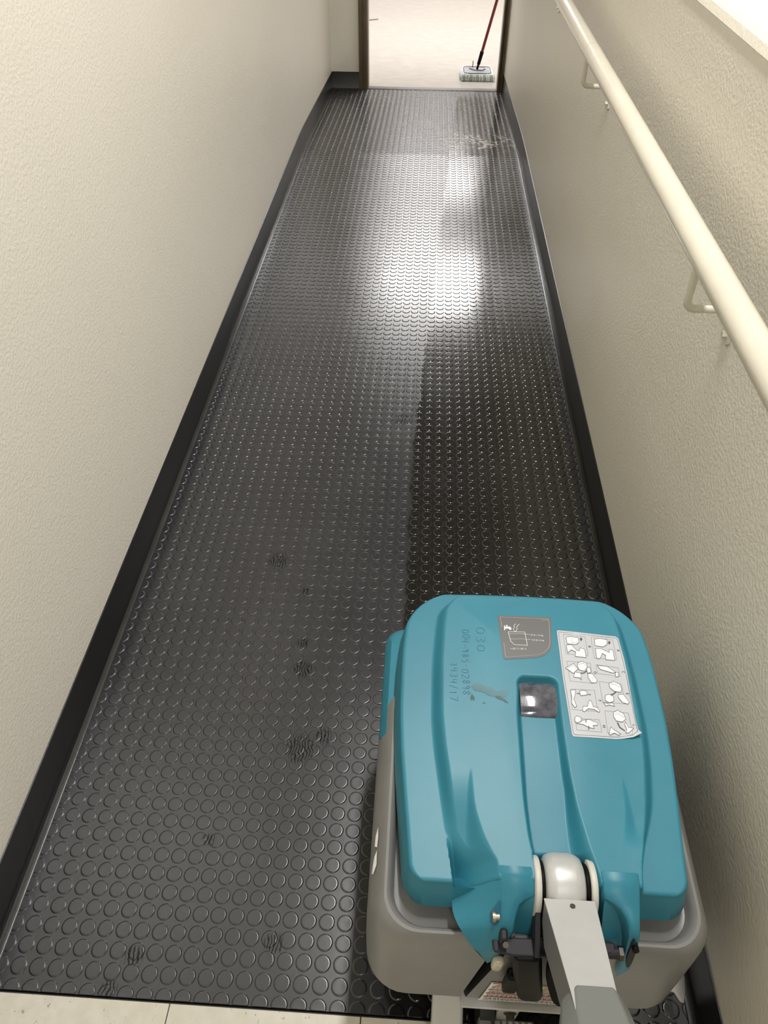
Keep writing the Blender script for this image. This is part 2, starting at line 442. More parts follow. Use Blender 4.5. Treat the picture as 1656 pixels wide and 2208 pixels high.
# ------------------------------------------------------------------ setting: walls
wl = MB(); extr_path(wl, [(WL - 0.15, -0.12), (WL - 0.15, 2.9), (WL, 2.9), (WL, -0.12)], [YB, 0, Y2 + 0.12], lambda y: 0.0)
tag(wl.build('wall_left', M_paint), 'cream textured wall along the left side of the ramp', 'wall', kind='structure')
HW = 1.123

wr = MB()
prof = [(WR, -0.12), (WR, HW), (WR - 0.003, HW + 0.003), (WR + 0.001, HW + 0.016), (WR + 0.008, HW + 0.024), (WR + WT, HW + 0.024), (WR + WT, -0.12)]
ys_ = [YB, 0.0, L, Y2 + 0.12]
wr.loft([[(x, y, (zf(y) + dz) if dz > 0 else -0.12) for x, dz in prof] for y in ys_])
wr = wr.build('wall_right', [M_paint, M_cap]); tag(wr, 'cream textured half wall with a capped top on the right of the ramp', 'wall', kind='structure')
for p_ in wr.data.polygons:
    if p_.center.z > 1.0 and p_.normal.z > 0.8: p_.material_index = 1
wb = MB().box(-0.2, 3.9, YB - 0.12, YB, -0.12, 2.9)
tag(wb.build('wall_back', M_paint_up), 'plain wall closing the corridor behind the camera', 'wall', kind='structure')
OX0, OX1, OZ = 0.178, 1.152, ZL + 2.10
wf = MB()
wf.box(WL, OX0 + 0.002, Y2, Y2 + 0.12, ZL - 0.1, 2.9).box(OX1, WR + 0.0005, Y2, Y2 + 0.12, ZL - 0.1, 2.9).box(OX0, OX1, Y2, Y2 + 0.12, OZ + 0.05, 2.9)
wf.box(-3.2, WL - 0.15, Y2, Y2 + 0.12, ZL - 0.1, 2.9).box(WR, WR + WT + 0.01, Y2, Y2 + 0.12, ZL + 1.0, 2.9)
tag(wf.build('wall_front', M_paint), 'cream end wall around the doorway at the top of the ramp', 'wall', kind='structure')
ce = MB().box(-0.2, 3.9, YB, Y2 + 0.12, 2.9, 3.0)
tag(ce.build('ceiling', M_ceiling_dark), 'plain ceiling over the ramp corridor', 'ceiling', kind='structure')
rm = MB().box(-3.3, -3.2, Y2, 16.5, ZL - 0.1, 3.0).box(3.8, 3.9, YB, 16.5, ZL - 0.1, 3.0).box(-3.3, 3.9, 16.5, 16.6, ZL - 0.1, 3.0)
tag(rm.build('wall_room', M_paint_up), 'pale walls of the room beyond the doorway', 'wall', kind='structure')
rc = MB().box(-3.3, 3.9, Y2 + 0.12, 16.6, 3.0, 3.1)
tag(rc.build('ceiling', M_ceiling), 'ceiling of the room beyond the doorway', 'ceiling', kind='structure')

# cove base, one strip a side, with the flat rubber edge strip along its toe
def base_ys():
    out = [YB, 0.0]
    y = 0.4
    while y < L - 0.25: out.append(y); y += 0.4
    return out + [L - 0.18, L - 0.09, L, L + 0.09, L + 0.18, 4.6, 5.0, Y2 + 0.0005]
def zsm(y):
    # the strip's top edge bends softly over the end of the ramp
    d = y - L
    if abs(d) < 0.18: return ZL - S * (0.18 - d) ** 2 / (4 * 0.18)
    return zf(y)
def base_side(name, x, sgn, label, y_end):
    mb = MB(); ys = [y for y in base_ys() if y <= y_end]
    if ys[-1] < y_end: ys.append(y_end)
    rings = []
    for y in ys:
        z0 = zf(y); z1 = zsm(y)
        rings.append([(x - sgn*0.003, y, z0 - 0.01), (x - sgn*0.003, y, z1 + 0.100), (x - sgn*0.0005, y, z1 + 0.0992), (x, y, z1 + 0.097), (x, y, z0 + 0.007), (x + sgn*0.0022, y, z0 + 0.0022), (x + sgn*0.005, y, z0 - 0.01)])
    mb.loft(rings, True, True)
    return tag(mb.build(name, M_base, smooth=True, angle=50), label, 'baseboard', kind='structure')
base_side('baseboard_left', XL, 1, 'black rubber cove base along the left wall', Y2 + 0.0005)
base_side('baseboard_right', XR, -1, 'black rubber cove base along the right wall', Y2 + 0.0005)
br = MB()
br.loft([[(x, Y2 + dy, ZL + dz) for dy, dz in ((0.0, -0.005), (0.0, 0.100), (-0.0025, 0.0995), (-0.003, 0.097), (-0.003, 0.006), (-0.006, 0.002), (-0.008, -0.005))] for x in (XL, OX0)])
tag(br.build('baseboard_front', M_base, smooth=True, angle=50), 'short black cove base on the end wall left of the doorway', 'baseboard', kind='structure')
def strip(name, x0, x1, label, xw=False):
    mb = MB(); ys = [0.0005] + [y for y in base_ys() if y > 0.3 and y < Y2 - 0.02] + [Y2 - 0.014]
    rnd = random.Random(3)
    rings = []
    for y in ys:
        z = zf(y); j = rnd.uniform(-0.0006, 0.0006)
        rings.append([(x0, y, z - 0.004), (x0, y, z + 0.0016), (x0 + 0.0015, y, z + 0.0024 + j*0.3), (x1 - 0.0015 + j, y, z + 0.0024), (x1 + j, y, z + 0.0014), (x1 + j, y, z - 0.004)])
    mb.loft(rings, True, True)
    return tag(mb.build(name, M_trim, smooth=True, angle=35), label, 'edge strip', kind='structure')
strip('trim_2', XL + 0.0015, XL + 0.0150, 'flat rubber edge strip along the foot of the left wall')
strip('trim_3', XR - 0.0150, XR - 0.0015, 'flat rubber edge strip along the foot of the right wall')
t4 = MB().box(0.005, 1.14, Y2 - 0.028, Y2 - 0.013, ZL - 0.003, ZL + 0.0026)
tag(t4.build('trim_4', M_trim, bevel=0.001), 'flat rubber edge strip in front of the doorway', 'edge strip', kind='structure')

# bronze door frame
df = empty('door_1', (0.665, Y2, ZL)); tag(df, 'dark bronze metal door frame without a door at the ramp top', 'door frame', kind='structure')
def jamb(x0, sg, wface):
    mb = MB()
    prof = [(0, -0.018), (0.020, -0.018), (0.022, -0.014), (0.030, -0.014), (0.032, -0.018), (wface - 0.006, -0.018), (wface, -0.012), (wface, 0.138), (0, 0.138)]
    mb.loft([[(x0 - 0.665 + sg*u, v, z) for u, v in prof] for z in (0.0, 2.10)])
    return mb.build('jamb', M_frame, df)
jamb(OX0 - 0.002, 1, 0.052)
jamb(OX1 - 0.0, -1, 0.022)
st = MB().box(OX0 + 0.050 - 0.665, OX0 + 0.060 - 0.665, 0.004, 0.10, 0, 2.05); st.build('door_stop', M_frame2, df, bevel=0.001)
st = MB().box(OX1 - 0.031 - 0.665, OX1 - 0.022 - 0.665, 0.004, 0.10, 0, 2.05); st.build('door_stop', M_frame2, df, bevel=0.001)
hd = MB().box(OX0 - 0.665, OX1 - 0.665, -0.018, 0.138, 2.05, 2.10); hd.build('header', M_frame, df, bevel=0.002)

# ------------------------------------------------------------------ ceiling lights
def lamp(name, cx, cy, wx, wy, z, st, col, label):
    e = empty(name, (cx, cy, z)); tag(e, label, 'ceiling light', 'ceiling light panels' if cy > Y2 else None)
    mb = MB().box(-wx/2 - 0.02, wx/2 + 0.02, -wy/2 - 0.02, wy/2 + 0.02, -0.03, 0.0)
    mb.build('housing', M_white, e, bevel=0.003)
    pn = MB().add([(-wx/2, -wy/2, -0.0315), (wx/2, -wy/2, -0.0315), (wx/2, wy/2, -0.0315), (-wx/2, wy/2, -0.0315)], [(0, 3, 2, 1)])
    pn.build('diffuser', emit(name + '_glow', col, st), e, recalc=False)
    return e
lamp('ceiling_light', 0.94, 0.95, 0.14, 1.2, 2.9, CORRIDOR_LAMP, (1.0, 0.985, 0.95), 'narrow fluorescent light on the ceiling above the scrubber')
lamp('ceiling_light', 0.94, -1.6, 0.14, 1.2, 2.9, REAR_LAMP, (1.0, 0.985, 0.95), 'narrow fluorescent light on the ceiling behind the camera')
for (x, y, wx, wy, txt) in ((0.72, 7.15, 1.15, 0.62, 'first square light panel straight beyond the doorway'), (0.72, 9.75, 1.2, 0.6, 'second light panel straight beyond the doorway'), (0.72, 13.0, 1.2, 0.6, 'farthest light panel straight beyond the doorway'), (-1.7, 7.4, 1.2, 0.6, 'nearer light panel left of the doorway line'), (-1.7, 11.0, 1.2, 0.6, 'farther light panel left of the doorway line'), (2.9, 8.6, 1.2, 0.6, 'light panel right of the doorway line'), (2.4, 13.6, 1.2, 0.6, 'farthest light panel in the right corner of the room'), (2.7, 4.2, 0.6, 1.2, 'light panel over the hall beside the top of the ramp'), (2.7, 1.2, 0.6, 1.2, 'light panel over the hall beside the scrubber')):
    lamp('ceiling_light', x, y, wx, wy, 3.0 if y > Y2 else 2.9, FRONT_LAMP if abs(y - 7.15) < 0.01 else ROOM_LAMP, (1.0, 0.98, 0.97), txt)

# ------------------------------------------------------------------ handrail
RX, RH, RR = 1.080, 0.918, 0.0215
rail = empty('handrail', (RX, 1.95, zf(1.95) + RH)); tag(rail, 'cream painted tubular handrail on the right wall', 'handrail')
def rl(x, y, hh): return (x - RX, y - 1.95, zf(y) + hh - (zf(1.95) + RH))
mb = MB().tube([rl(RX, -1.6, RH), rl(RX, 0.0, RH), rl(RX, 1.0, RH), rl(RX, 1.892, RH)], RR, 32)
mb.build('tube', M_rail, rail, smooth=True)
mb = MB().tube([rl(RX, 1.8935, RH), rl(RX, 3.0, RH), rl(RX, L, RH), rl(RX, 5.2, RH)], RR, 32)
mb.build('tube', M_rail, rail, smooth=True)
mb = MB().tube([rl(RX, 1.885, RH), rl(RX, 1.90, RH)], RR - 0.001, 24); mb.build('joint', M_frame2, rail, smooth=True)
for yb in (-0.45, 0.75, 1.95, 3.17, 4.37):
    pts = [(RX, yb, RH - 0.012), (RX, yb, RH - 0.078)]
    for k in range(1, 7):
        a = math.radians(90 * k / 6); pts.append((RX + 0.014 * (1 - math.cos(a)), yb, RH - 0.078 - 0.014 * math.sin(a)))
    pts.append((WR - 0.004, yb, RH - 0.092))
    bk = MB().tube([rl(*p) for p in pts], 0.0062, 14).build('bracket', M_rail, rail, smooth=True)
    bp = MB(); ring = []
    for (hx) in (0, 1):
        ring.append([(WR - 0.0045 * hx - 0.0003, yb + a * 0.017, RH - 0.112 + b * 0.036) for a, b in ((-1, -0.8), (-0.6, -1), (0.6, -1), (1, -0.8), (1, 0.8), (0.6, 1), (-0.6, 1), (-1, 0.8))])
    bp.loft([[rl(*p) for p in r] for r in ring]); pl = bp.build('wall_plate', M_rail, bk)
    for dz in (-0.098, -0.132):
        sc = MB().tube([rl(WR - 0.0045, yb - 0.004, RH + dz), rl(WR - 0.012, yb - 0.004, RH + dz)], 0.0065, 6)
        sc.build('bolt', M_rail, bk)

# ------------------------------------------------------------------ mop in the room beyond
mop = empty('flat_mop', (1.0, 5.84, ZL)); tag(mop, 'flat mop with white cloth pad and red pole standing past the doorway', 'mop')
def rrect(hx, hy, r, n=6):
    out = []
    for cx, cy, a0 in ((hx - r, hy - r, 0), (-hx + r, hy - r, 90), (-hx + r, -hy + r, 180), (hx - r, -hy + r, 270)):
        for k in range(n + 1):
            a = math.radians(a0 + 90 * k / n); out.append((cx + r * math.cos(a), cy + r * math.sin(a)))
    return out
pad = MB(); rings = []
base = rrect(0.120, 0.150, 0.04, 10)
for (sc, z, ru) in ((0.97, 0.002, 0), (1.03, 0.008, 1), (1.04, 0.020, 1), (0.98, 0.034, 1), (0.90, 0.042, 1), (0.74, 0.043, 0.5), (0.70, 0.036, 0)):
    r = []
    for i, (x, y) in enumerate(base):
        k = 1 + 0.022 * ru * math.sin(i * 2.1) + 0.012 * ru * math.sin(i * 0.9 + 1)
        r.append((x * sc * k, (y * (sc if sc > 0.9 else sc * 1.0)) * k, z + 0.002 * ru * math.sin(i * 1.7)))
    rings.append(r)
pad.loft(rings, True, True)
# dark stripes across the front edge of the pad
for i in range(len(pad.f)):
    c = sum((Vector(pad.v[j]) for j in pad.f[i]), Vector()) / len(pad.f[i])
    if c.y < -0.12 and c.z < 0.038 and int((c.x + 0.2) / 0.016) % 2 == 0: pad.m[i] = 1
pad.build('cloth_pad', [M_cloth, M_clothd], mop, smooth=True, angle=180)
fs = MB(); rnd = random.Random(8)
for k in range(15):
    x = -0.112 + k * 0.016
    fs.tube([(x, -0.138, 0.035), (x + rnd.uniform(-.003, .003), -0.152, 0.026), (x + rnd.uniform(-.003, .003), -0.157, 0.010), (x, -0.150, 0.003)], 0.0085, 8, mi=k % 3 == 1)
fs.build('fringe', [M_cloth, M_clothd], mop, smooth=True, kind='stuff')
pt = MB().loft([[(x * 0.80, y * 0.78, z) for x, y in base] for z in (0.034, 0.042)]); pt.build('plate', M_mopplate, mop, bevel=0.002)
fr = MB().tube([(x * 0.80, y * 0.78, 0.044) for x, y in base] + [(base[0][0] * 0.8, base[0][1] * 0.78, 0.044)], 0.0028, 6)
fr.tube([(-0.055, 0.05, 0.046), (-0.025, -0.01, 0.047), (-0.005, -0.02, 0.047), (0.01, -0.012, 0.047), (0.035, -0.02, 0.047), (0.06, 0.035, 0.046)], 0.003, 6)
fr.build('wire_frame', M_inkd, mop, smooth=True)
fr = MB().tube([(-0.03, 0.10, 0.044), (-0.028, 0.10, 0.085)], 0.003, 6); fr.build('clip', M_redpole, mop)
p0 = Vector((0.0, 0.02, 0.045)); d = Vector((0.235, 0.02, 0.97)).normalized()
nk = MB().tube([p0, p0 + d * 0.03, p0 + d * 0.034, p0 + d * 0.115], [0.008, 0.008, 0.012, 0.014], 12); nk.build('swivel', M_black, mop, smooth=True)
pl = MB().tube([p0 + d * 0.110, p0 + d * 1.35], 0.0105, 14); pl.build('pole', M_redpole, mop, smooth=True)
gr = MB().tube([p0 + d * 1.30, p0 + d * 1.45], 0.013, 14); gr.build('grip', M_black, mop, smooth=True)
stick = MB().tube([(0.0, 8.35, ZL + 0.006), (0.112, 8.44, ZL + 0.006)], 0.006, 8)
tag(stick.build('stick', M_frame2, smooth=True), 'thin grey stick lying on the shiny floor past the left door jamb', 'stick')

# ------------------------------------------------------------------ soap foam by the scrubber
fm = MB()
fp = [(1.098, 0.058), (1.106, 0.064), (1.110, 0.052), (1.119, 0.060), (1.127, 0.058), (1.134, 0.046), (1.140, 0.044), (1.1450, 0.058), (1.1495, 0.080), (1.1500, 0.13), (1.142, 0.18), (1.10, 0.165), (1.07, 0.15), (1.06, 0.10), (1.08, 0.07)]
cx = sum(p[0] for p in fp) / len(fp); cy = sum(p[1] for p in fp) / len(fp)
rings = []
for sc, z in ((1.0, 0.0004), (0.985, 0.0022), (0.95, 0.0032), (0.55, 0.0036)):
    rings.append([(cx + (x - cx) * sc, cy + (y - cy) * sc, zf(cy + (y - cy) * sc) + z) for x, y in fp])
fm.loft(rings, True, True)
tag(fm.build('foam_puddle', M_foam, smooth=True, angle=80), 'puddle of white soap foam on the rubber beside the scrubber tank', 'foam', kind='stuff')

# ==================================================================== floor scrubber
scr = empty('floor_scrubber', (0.86, 0.25, zf(0.25)), (TH, 0, 0))
tag(scr, 'teal and grey compact floor scrubber standing on the wet ramp', 'floor scrubber')
CX = -0.006
YF, YR = 0.273, -0.192
HWT = [(-0.20, 0.172), (-0.137, 0.1785), (-0.06, 0.187), (0.0, 0.1925), (0.066, 0.1955), (0.13, 0.1955), (0.20, 0.192), (0.28, 0.185)]
def lid_half(y):
    w_ = interp(HWT, y)
    rf, rr_ = 0.075, 0.022
    if y > YF - rf:
        t_ = (y - (YF - rf)) / rf; w_ -= rf * 0.95 * (1 - math.sqrt(max(0, 1 - min(1, t_) ** 2)))
    if y < YR + rr_:
        t_ = ((YR + rr_) - y) / rr_; w_ -= rr_ * (1 - math.sqrt(max(0, 1 - min(1, t_) ** 2)))
    return w_
T_FL = [(-0.20, -0.124), (-0.169, -0.129), (-0.111, -0.138), (-0.052, -0.146), (-0.004, -0.152), (0.044, -0.155), (0.107, -0.155), (0.176, -0.152), (0.220, -0.148), (0.242, -0.137), (0.256, -0.118), (0.262, -0.098), (0.266, -0.060)]
T_FR = [(-0.20, 0.1085), (-0.169, 0.1125), (-0.135, 0.122), (-0.111, 0.132), (-0.080, 0.143), (-0.052, 0.1485), (-0.004, 0.155), (0.044, 0.158), (0.107, 0.158), (0.176, 0.155), (0.220, 0.151), (0.242, 0.140), (0.256, 0.121), (0.262, 0.101), (0.266, 0.063)]
T_SL = [(-0.21, -0.1065), (-0.174, -0.1095), (-0.140, -0.1095), (-0.094, -0.107), (-0.045, -0.102)]
T_SR = [(-0.20, -0.069), (-0.187, -0.069), (-0.173, -0.0705), (-0.157, -0.079), (-0.135, -0.089), (-0.095, -0.099), (-0.045, -0.102)]
T_GL = [(-0.20, -0.0255), (-0.165, -0.027), (-0.131, -0.031), (-0.076, -0.0335), (0.034, -0.033), (0.081, -0.030), (0.12, -0.030)]
T_GR = [(-0.20, 0.0555), (-0.187, 0.055), (-0.171, 0.052), (-0.126, 0.043), (-0.084, 0.036), (-0.039, 0.033), (0.038, 0.032), (0.12, 0.034)]
C0, C1 = 0.437, 0.4585
def HF(x, y):
    """height of the lid's upper surface over the scrubber's base plane"""
    xr = x - 0.0015
    fl = interp(T_FL, y)
    frr = interp(T_FR, y)
    sd = min(x - fl, frr - x, 0.268 - y)
    stepw = 0.017 if x < 0 else 0.017 - 0.011 * sm((-0.06 - y) / 0.09)
    h = C0 + (C1 - C0) * sm(sd / stepw)
    # crown
    if sd > 0.017: h += 0.0022 * sm((sd - 0.017) / 0.09)
    # low shoulders beside the hinge horns
    if y < -0.045:
        t_ = sm((-0.045 - y) / 0.13)
        for sg in (-1, 1):
            xx = x if sg < 0 else -(x - 0.0015)
            sl, srr = interp(T_SL, y), interp(T_SR, y)
            k = 1 - sm((xx - sl) / max(0.004, srr - sl + 0.002))
            if sg > 0: k *= 0.45 * (1 - sm((-0.10 - y) / 0.05))
            h = C0 + (h - C0) * (1 - k * t_ * 0.97) if h > C0 else h
    if y < -0.115:
        w_ = sm((-0.115 - y) / 0.065); zc = 0.437 - 0.044 * w_
        for sg in (-1,):
            xx = x; sr_ = interp(T_SR, y)
            if xx > fl + 0.001 and xx < sr_:
                u = (xx - fl) / (sr_ - fl); zz = zc + (0.4602 - zc) * (u ** 0.85)
                h = min(h, h + (zz - h) * w_ * sm((xx - fl) / 0.008))
    # central groove
    gl, gr_ = interp(T_GL, y), interp(T_GR, y)
    if y < 0.104:
        tt = sm((0.03 - y) / 0.20)
        depth = 0.013 + 0.010 * tt
        wr_ = 0.009 + 0.014 * sm((-0.06 - y) / 0.10)
        if y < -0.150: depth += 0.05 * sm((-0.150 - y) / 0.02)
        # rounded front end
        g = min((x - gl) / 0.008, (gr_ - x) / wr_, (0.101 - y) / 0.007)
        if y > 0.086:
            r = 0.016; cxg = None
            if x < gl + r: cxg = gl + r
            elif x > gr_ - r: cxg = gr_ - r
            if cxg is not None:
                dd = math.hypot(x - cxg, y - 0.085)
                g = min(g, (r - dd) / 0.007)
        h -= depth * sm(g)
    # rolled outer edge
    e = min(lid_half(y) - abs(x - CX), YF - y, y - YR)
    if e < 0.005:
        q = 1 - max(e, 0) / 0.005; h -= 0.005 * (1 - math.sqrt(max(0, 1 - q * q)))
    return h
NX, NY = 340, 330
ysn = []
for j in range(NY + 1):
    t_ = j / NY
    if t_ > 0.80: u = (t_ - 0.80) / 0.20; yy = (YF - 0.075) + 0.075 * math.sin(u * math.pi / 2)
    elif t_ < 0.06: u = 1 - t_ / 0.06; yy = (YR + 0.022) - 0.022 * math.sin(u * math.pi / 2)
    else: yy = (YR + 0.022) + ((YF - 0.075) - (YR + 0.022)) * (t_ - 0.06) / 0.74
    ysn.append(yy)
lid = MB(); V = []
for j in range(NY + 1):
    y = ysn[j]; hw = lid_half(y)
    for i in range(NX + 1):
        s_ = -1 + 2 * i / NX
        # gentle bow of the front edge
        x = CX + s_ * hw
        yy = y - 0.008 * sm((y - 0.12) / 0.15) * (abs(x - CX) / 0.19) ** 2
        V.append((x, yy, HF(x, y)))
FCS = [(j*(NX+1) + i, j*(NX+1) + i + 1, (j+1)*(NX+1) + i + 1, (j+1)*(NX+1) + i) for j in range(NY) for i in range(NX)]
lid.add(V, FCS)
loop = [i for i in range(NX + 1)] + [j*(NX+1) + NX for j in range(1, NY + 1)] + [NY*(NX+1) + i for i in range(NX - 1, -1, -1)] + [j*(NX+1) for j in range(NY - 1, 0, -1)]
LP = [Vector(V[k]) for k in loop]; nL = len(LP); nrm = []
for k in range(nL):
    a, b = LP[(k - 3) % nL], LP[(k + 3) % nL]; d_ = Vector((b.x - a.x, b.y - a.y)); d_.normalize(); nrm.append(Vector((d_.y, -d_.x)))
prev = loop
for off, z in ((0.0012, 0.4285), (0.0050, 0.408), (0.0085, 0.3905), (0.0070, 0.3875), (-0.004, 0.3872)):
    b0 = len(lid.v)
    lid.v += [(LP[k].x + nrm[k].x * off, LP[k].y + nrm[k].y * off * (1.0 if LP[k].y > -0.1 else 1.6), z) for k in range(nL)]
    cur = [b0 + k for k in range(nL)]
    for k in range(nL):
        k2 = (k + 1) % nL; lid.f.append((prev[k], cur[k], cur[k2], prev[k2])); lid.m.append(0)
    prev = cur
lid = lid.build('lid', M_teal, scr, smooth=True, angle=55, recalc=False)
lid['label'] = 'teal hinged lid'

# hinge horns behind the lid: cheek, top and back face in one tapering shell
def horn(st, inner, flip):
    rings = []
    for (y, zt, xr_, xi, xf, zfl) in st:
        mx = xr_ * 0.55 + xf * 0.45; mz = zfl + (zt - zfl) * 0.50
        mx2 = xr_ * 0.86 + xf * 0.14; mz2 = zfl + (zt - zfl) * 0.84
        e = 0.0025 * (1 if xi > xr_ else -1); zib = zt - 0.05
        rings.append([(xf, y, zfl), (mx, y, mz), (mx2, y, mz2), (xr_ + e * 0.1, y, zt - 0.0022), (xr_ + e, y, zt), ((xr_ + xi) / 2, y, zt + 0.0003), (xi - e, y, zt), (xi, y, zt - 0.0022), (xi, y, (zt + zib) / 2), (xi - e * 0.4, y, zib)])
    MB().loft(rings, True, True).build('hinge_horn', M_teal, lid, smooth=True, angle=52)
    rr2 = []
    for (y, zt, x0, x1) in inner:
        rr2.append([(x0, y, zt), ((x0 + x1) / 2, y + 0.003, zt), (x1, y, zt), (x1, y + 0.004, zt - 0.010), (x1, y + 0.012, 0.345), (x0, y + 0.012, 0.345)])
    MB().loft(rr2, True, True).build('hinge_horn', M_teal, lid, smooth=True, angle=52)
horn([(-0.176, 0.4606, -0.0712, -0.0272, -0.1240, 0.403), (-0.184, 0.4612, -0.0695, -0.0270, -0.1250, 0.403), (-0.189, 0.4602, -0.0688, -0.0268, -0.1250, 0.403), (-0.195, 0.4570, -0.0687, -0.0265, -0.1250, 0.403),
      (-0.201, 0.4530, -0.0685, -0.0264, -0.1245, 0.4035), (-0.205, 0.4500, -0.0683, -0.0270, -0.1242, 0.404), (-0.209, 0.4473, -0.0683, -0.0370, -0.1240, 0.404), (-0.214, 0.4435, -0.0682, -0.0445, -0.1235, 0.4045),
      (-0.222, 0.4375, -0.0681, -0.0480, -0.1213, 0.4065), (-0.230, 0.4310, -0.0682, -0.0500, -0.1177, 0.4075), (-0.236, 0.4220, -0.0690, -0.0505, -0.1130, 0.4050), (-0.243, 0.4080, -0.0705, -0.0560, -0.1050, 0.3940), (-0.2495, 0.3950, -0.0740, -0.0640, -0.0970, 0.3860), (-0.2525, 0.3870, -0.0790, -0.0740, -0.0910, 0.3830)],
     [(-0.199, 0.4500, -0.060, -0.0268), (-0.206, 0.4470, -0.060, -0.0265), (-0.211, 0.4390, -0.060, -0.0262), (-0.217, 0.4250, -0.060, -0.0258), (-0.224, 0.4060, -0.060, -0.0250), (-0.231, 0.3840, -0.058, -0.0235), (-0.238, 0.3660, -0.055, -0.025), (-0.240, 0.3600, -0.050, -0.030)], False)
horn([(-0.176, 0.4608, 0.1010, 0.0540, 0.108, 0.400), (-0.184, 0.4614, 0.1006, 0.0545, 0.108, 0.398), (-0.190, 0.4606, 0.1002, 0.0550, 0.108, 0.395), (-0.197, 0.4580, 0.0998, 0.0552, 0.1075, 0.388), (-0.205, 0.4545, 0.0992, 0.0560, 0.107, 0.378),
      (-0.209, 0.4525, 0.0990, 0.0660, 0.1065, 0.374), (-0.214, 0.4505, 0.0986, 0.0740, 0.106, 0.370), (-0.222, 0.4470, 0.0978, 0.0800, 0.105, 0.366), (-0.230, 0.4430, 0.0974, 0.0835, 0.104, 0.360), (-0.238, 0.4340, 0.0978, 0.0850, 0.104, 0.354), (-0.245, 0.4130, 0.0988, 0.0855, 0.104, 0.350), (-0.250, 0.3850, 0.0995, 0.0880, 0.1035, 0.346), (-0.252, 0.3600, 0.0990, 0.0930, 0.102, 0.345)],
     [(-0.199, 0.4540, 0.0565, 0.094), (-0.206, 0.4500, 0.0565, 0.094), (-0.212, 0.4420, 0.0565, 0.094), (-0.220, 0.4280, 0.0570, 0.094), (-0.229, 0.4100, 0.0580, 0.094), (-0.237, 0.3930, 0.0600, 0.092), (-0.243, 0.3800, 0.0640, 0.090), (-0.245, 0.3730, 0.068, 0.086)], True)
sl_ = MB(); o_ = []
for k in range(16):
    a = 2 * math.pi * k / 16; o_.append((0.0925 + 0.0042 * math.cos(a) - 0.0015 * math.sin(a), math.sin(a)))
sl_.loft([[(x, -0.2475 - 0.0052 * (-t_) * 1.0 - dy, 0.4000 + 0.030 * t_) for x, t_ in o_] for dy in (-0.004, 0.0032)])
sl_.build('catch_slot_shade', M_plum, lid, smooth=True, angle=40)  # proud dark patch, stands in for the shade inside the slot
MB().tube([(0.0925, -0.243, 0.421), (0.0925, -0.2520, 0.424)], 0.0040, 14).build('catch_pin', M_black, lid, smooth=True, angle=40)
# hinge bolts and the slotted catch eye of the right horn
def cheek_z(x, y): return 0.4335 + (x + 0.068) * 0.50 + (y + 0.228) * 0.80
b = MB().tube([(-0.0690, -0.2265, cheek_z(-0.0735, -0.2265) + 0.0015), (-0.0755, -0.2270, cheek_z(-0.0735, -0.2265) + 0.0015)], 0.0042, 16).tube([(-0.0740, -0.2268, cheek_z(-0.0735, -0.2265) + 0.0015), (-0.0775, -0.2270, cheek_z(-0.0735, -0.2265) + 0.0015)], 0.0062, 16)
b.build('hinge_bolt', M_bolt, lid, smooth=True, angle=40)
b = MB(); kp = [(-0.0692, -0.2120), (-0.0800, -0.2225), (-0.0795, -0.2300), (-0.0750, -0.2335), (-0.0695, -0.2310)]
b.loft([[(x, y, cheek_z(x, y) + dz) for x, y in kp] for dz in (-0.004, 0.0010)])
b.build('bolt_recess_shade', M_scratch_shade, lid)  # thin raised plate, its dark teal paints the shade of the hollow
b = MB().box(-0.0680, -0.0585, -0.2500, -0.236, 0.400, 0.426); b.build('catch_slot_shade', M_blackm, lid, bevel=0.003)  # solid black block in place of the shaded notch, no hole cut
b = MB().tube([(-0.063, -0.246, 0.400), (-0.0615, -0.2535, 0.422)], 0.0036, 10); b.build('catch_pin', M_steel, lid, smooth=True)

# smoked inspection window at the head of the groove
win = MB(); rings = []
for k in range(15):
    a = math.pi * k / 14; y = 0.0665 + 0.0275 * math.cos(a) * 1.05; z = 0.4455 + 0.0105 * math.sin(a)
    rings.append([(-0.0255 + 0.0575 * q / 10 - 0.0, y, z + 0.0020 * math.sin(math.pi * q / 10)) for q in range(11)])
win.loft(rings, False, False)
win.build('inspection_window', M_window, lid, smooth=True, angle=180)

# ---------------------------------------------------- grey tank under the lid
def tank_outline(hw, yr, yf, r, z, n=8):
    out = []
    xc = -0.0085; hw = hw - 0.0090
    # start at rear slot, go right
    xs = -0.098 + (z - 0.15) * 0.14          # slot position leans with height
    sw = 0.0075 + (z - 0.15) * 0.055
    dep = 0.030 if z < 0.372 else 0.002
    out += [(xs + sw, yr + 0.0), (0.03, yr - 0.001), (0.10, yr)]
    for cx_, cy_, a0 in ((xc + hw - r, yr + r, 270), (xc + hw - r*0.7, yf - r*0.7, 0), (xc - hw + r*0.7, yf - r*0.7, 90), (xc - hw + r, yr + r, 180)):
        rr_ = r if a0 in (270, 180) else r * 0.7
        for k in range(n + 1):
            a = math.radians(a0 + 90 * k / n); out.append((cx_ + rr_ * math.cos(a), cy_ + rr_ * math.sin(a)))
    out += [(xs - 0.035, yr), (xs - 0.001, yr), (xs, yr + 0.003), (xs + 0.001, yr + dep), (xs + sw - 0.001, yr + dep), (xs + sw, yr + 0.004)]
    return [(x, y, z) for x, y in out]
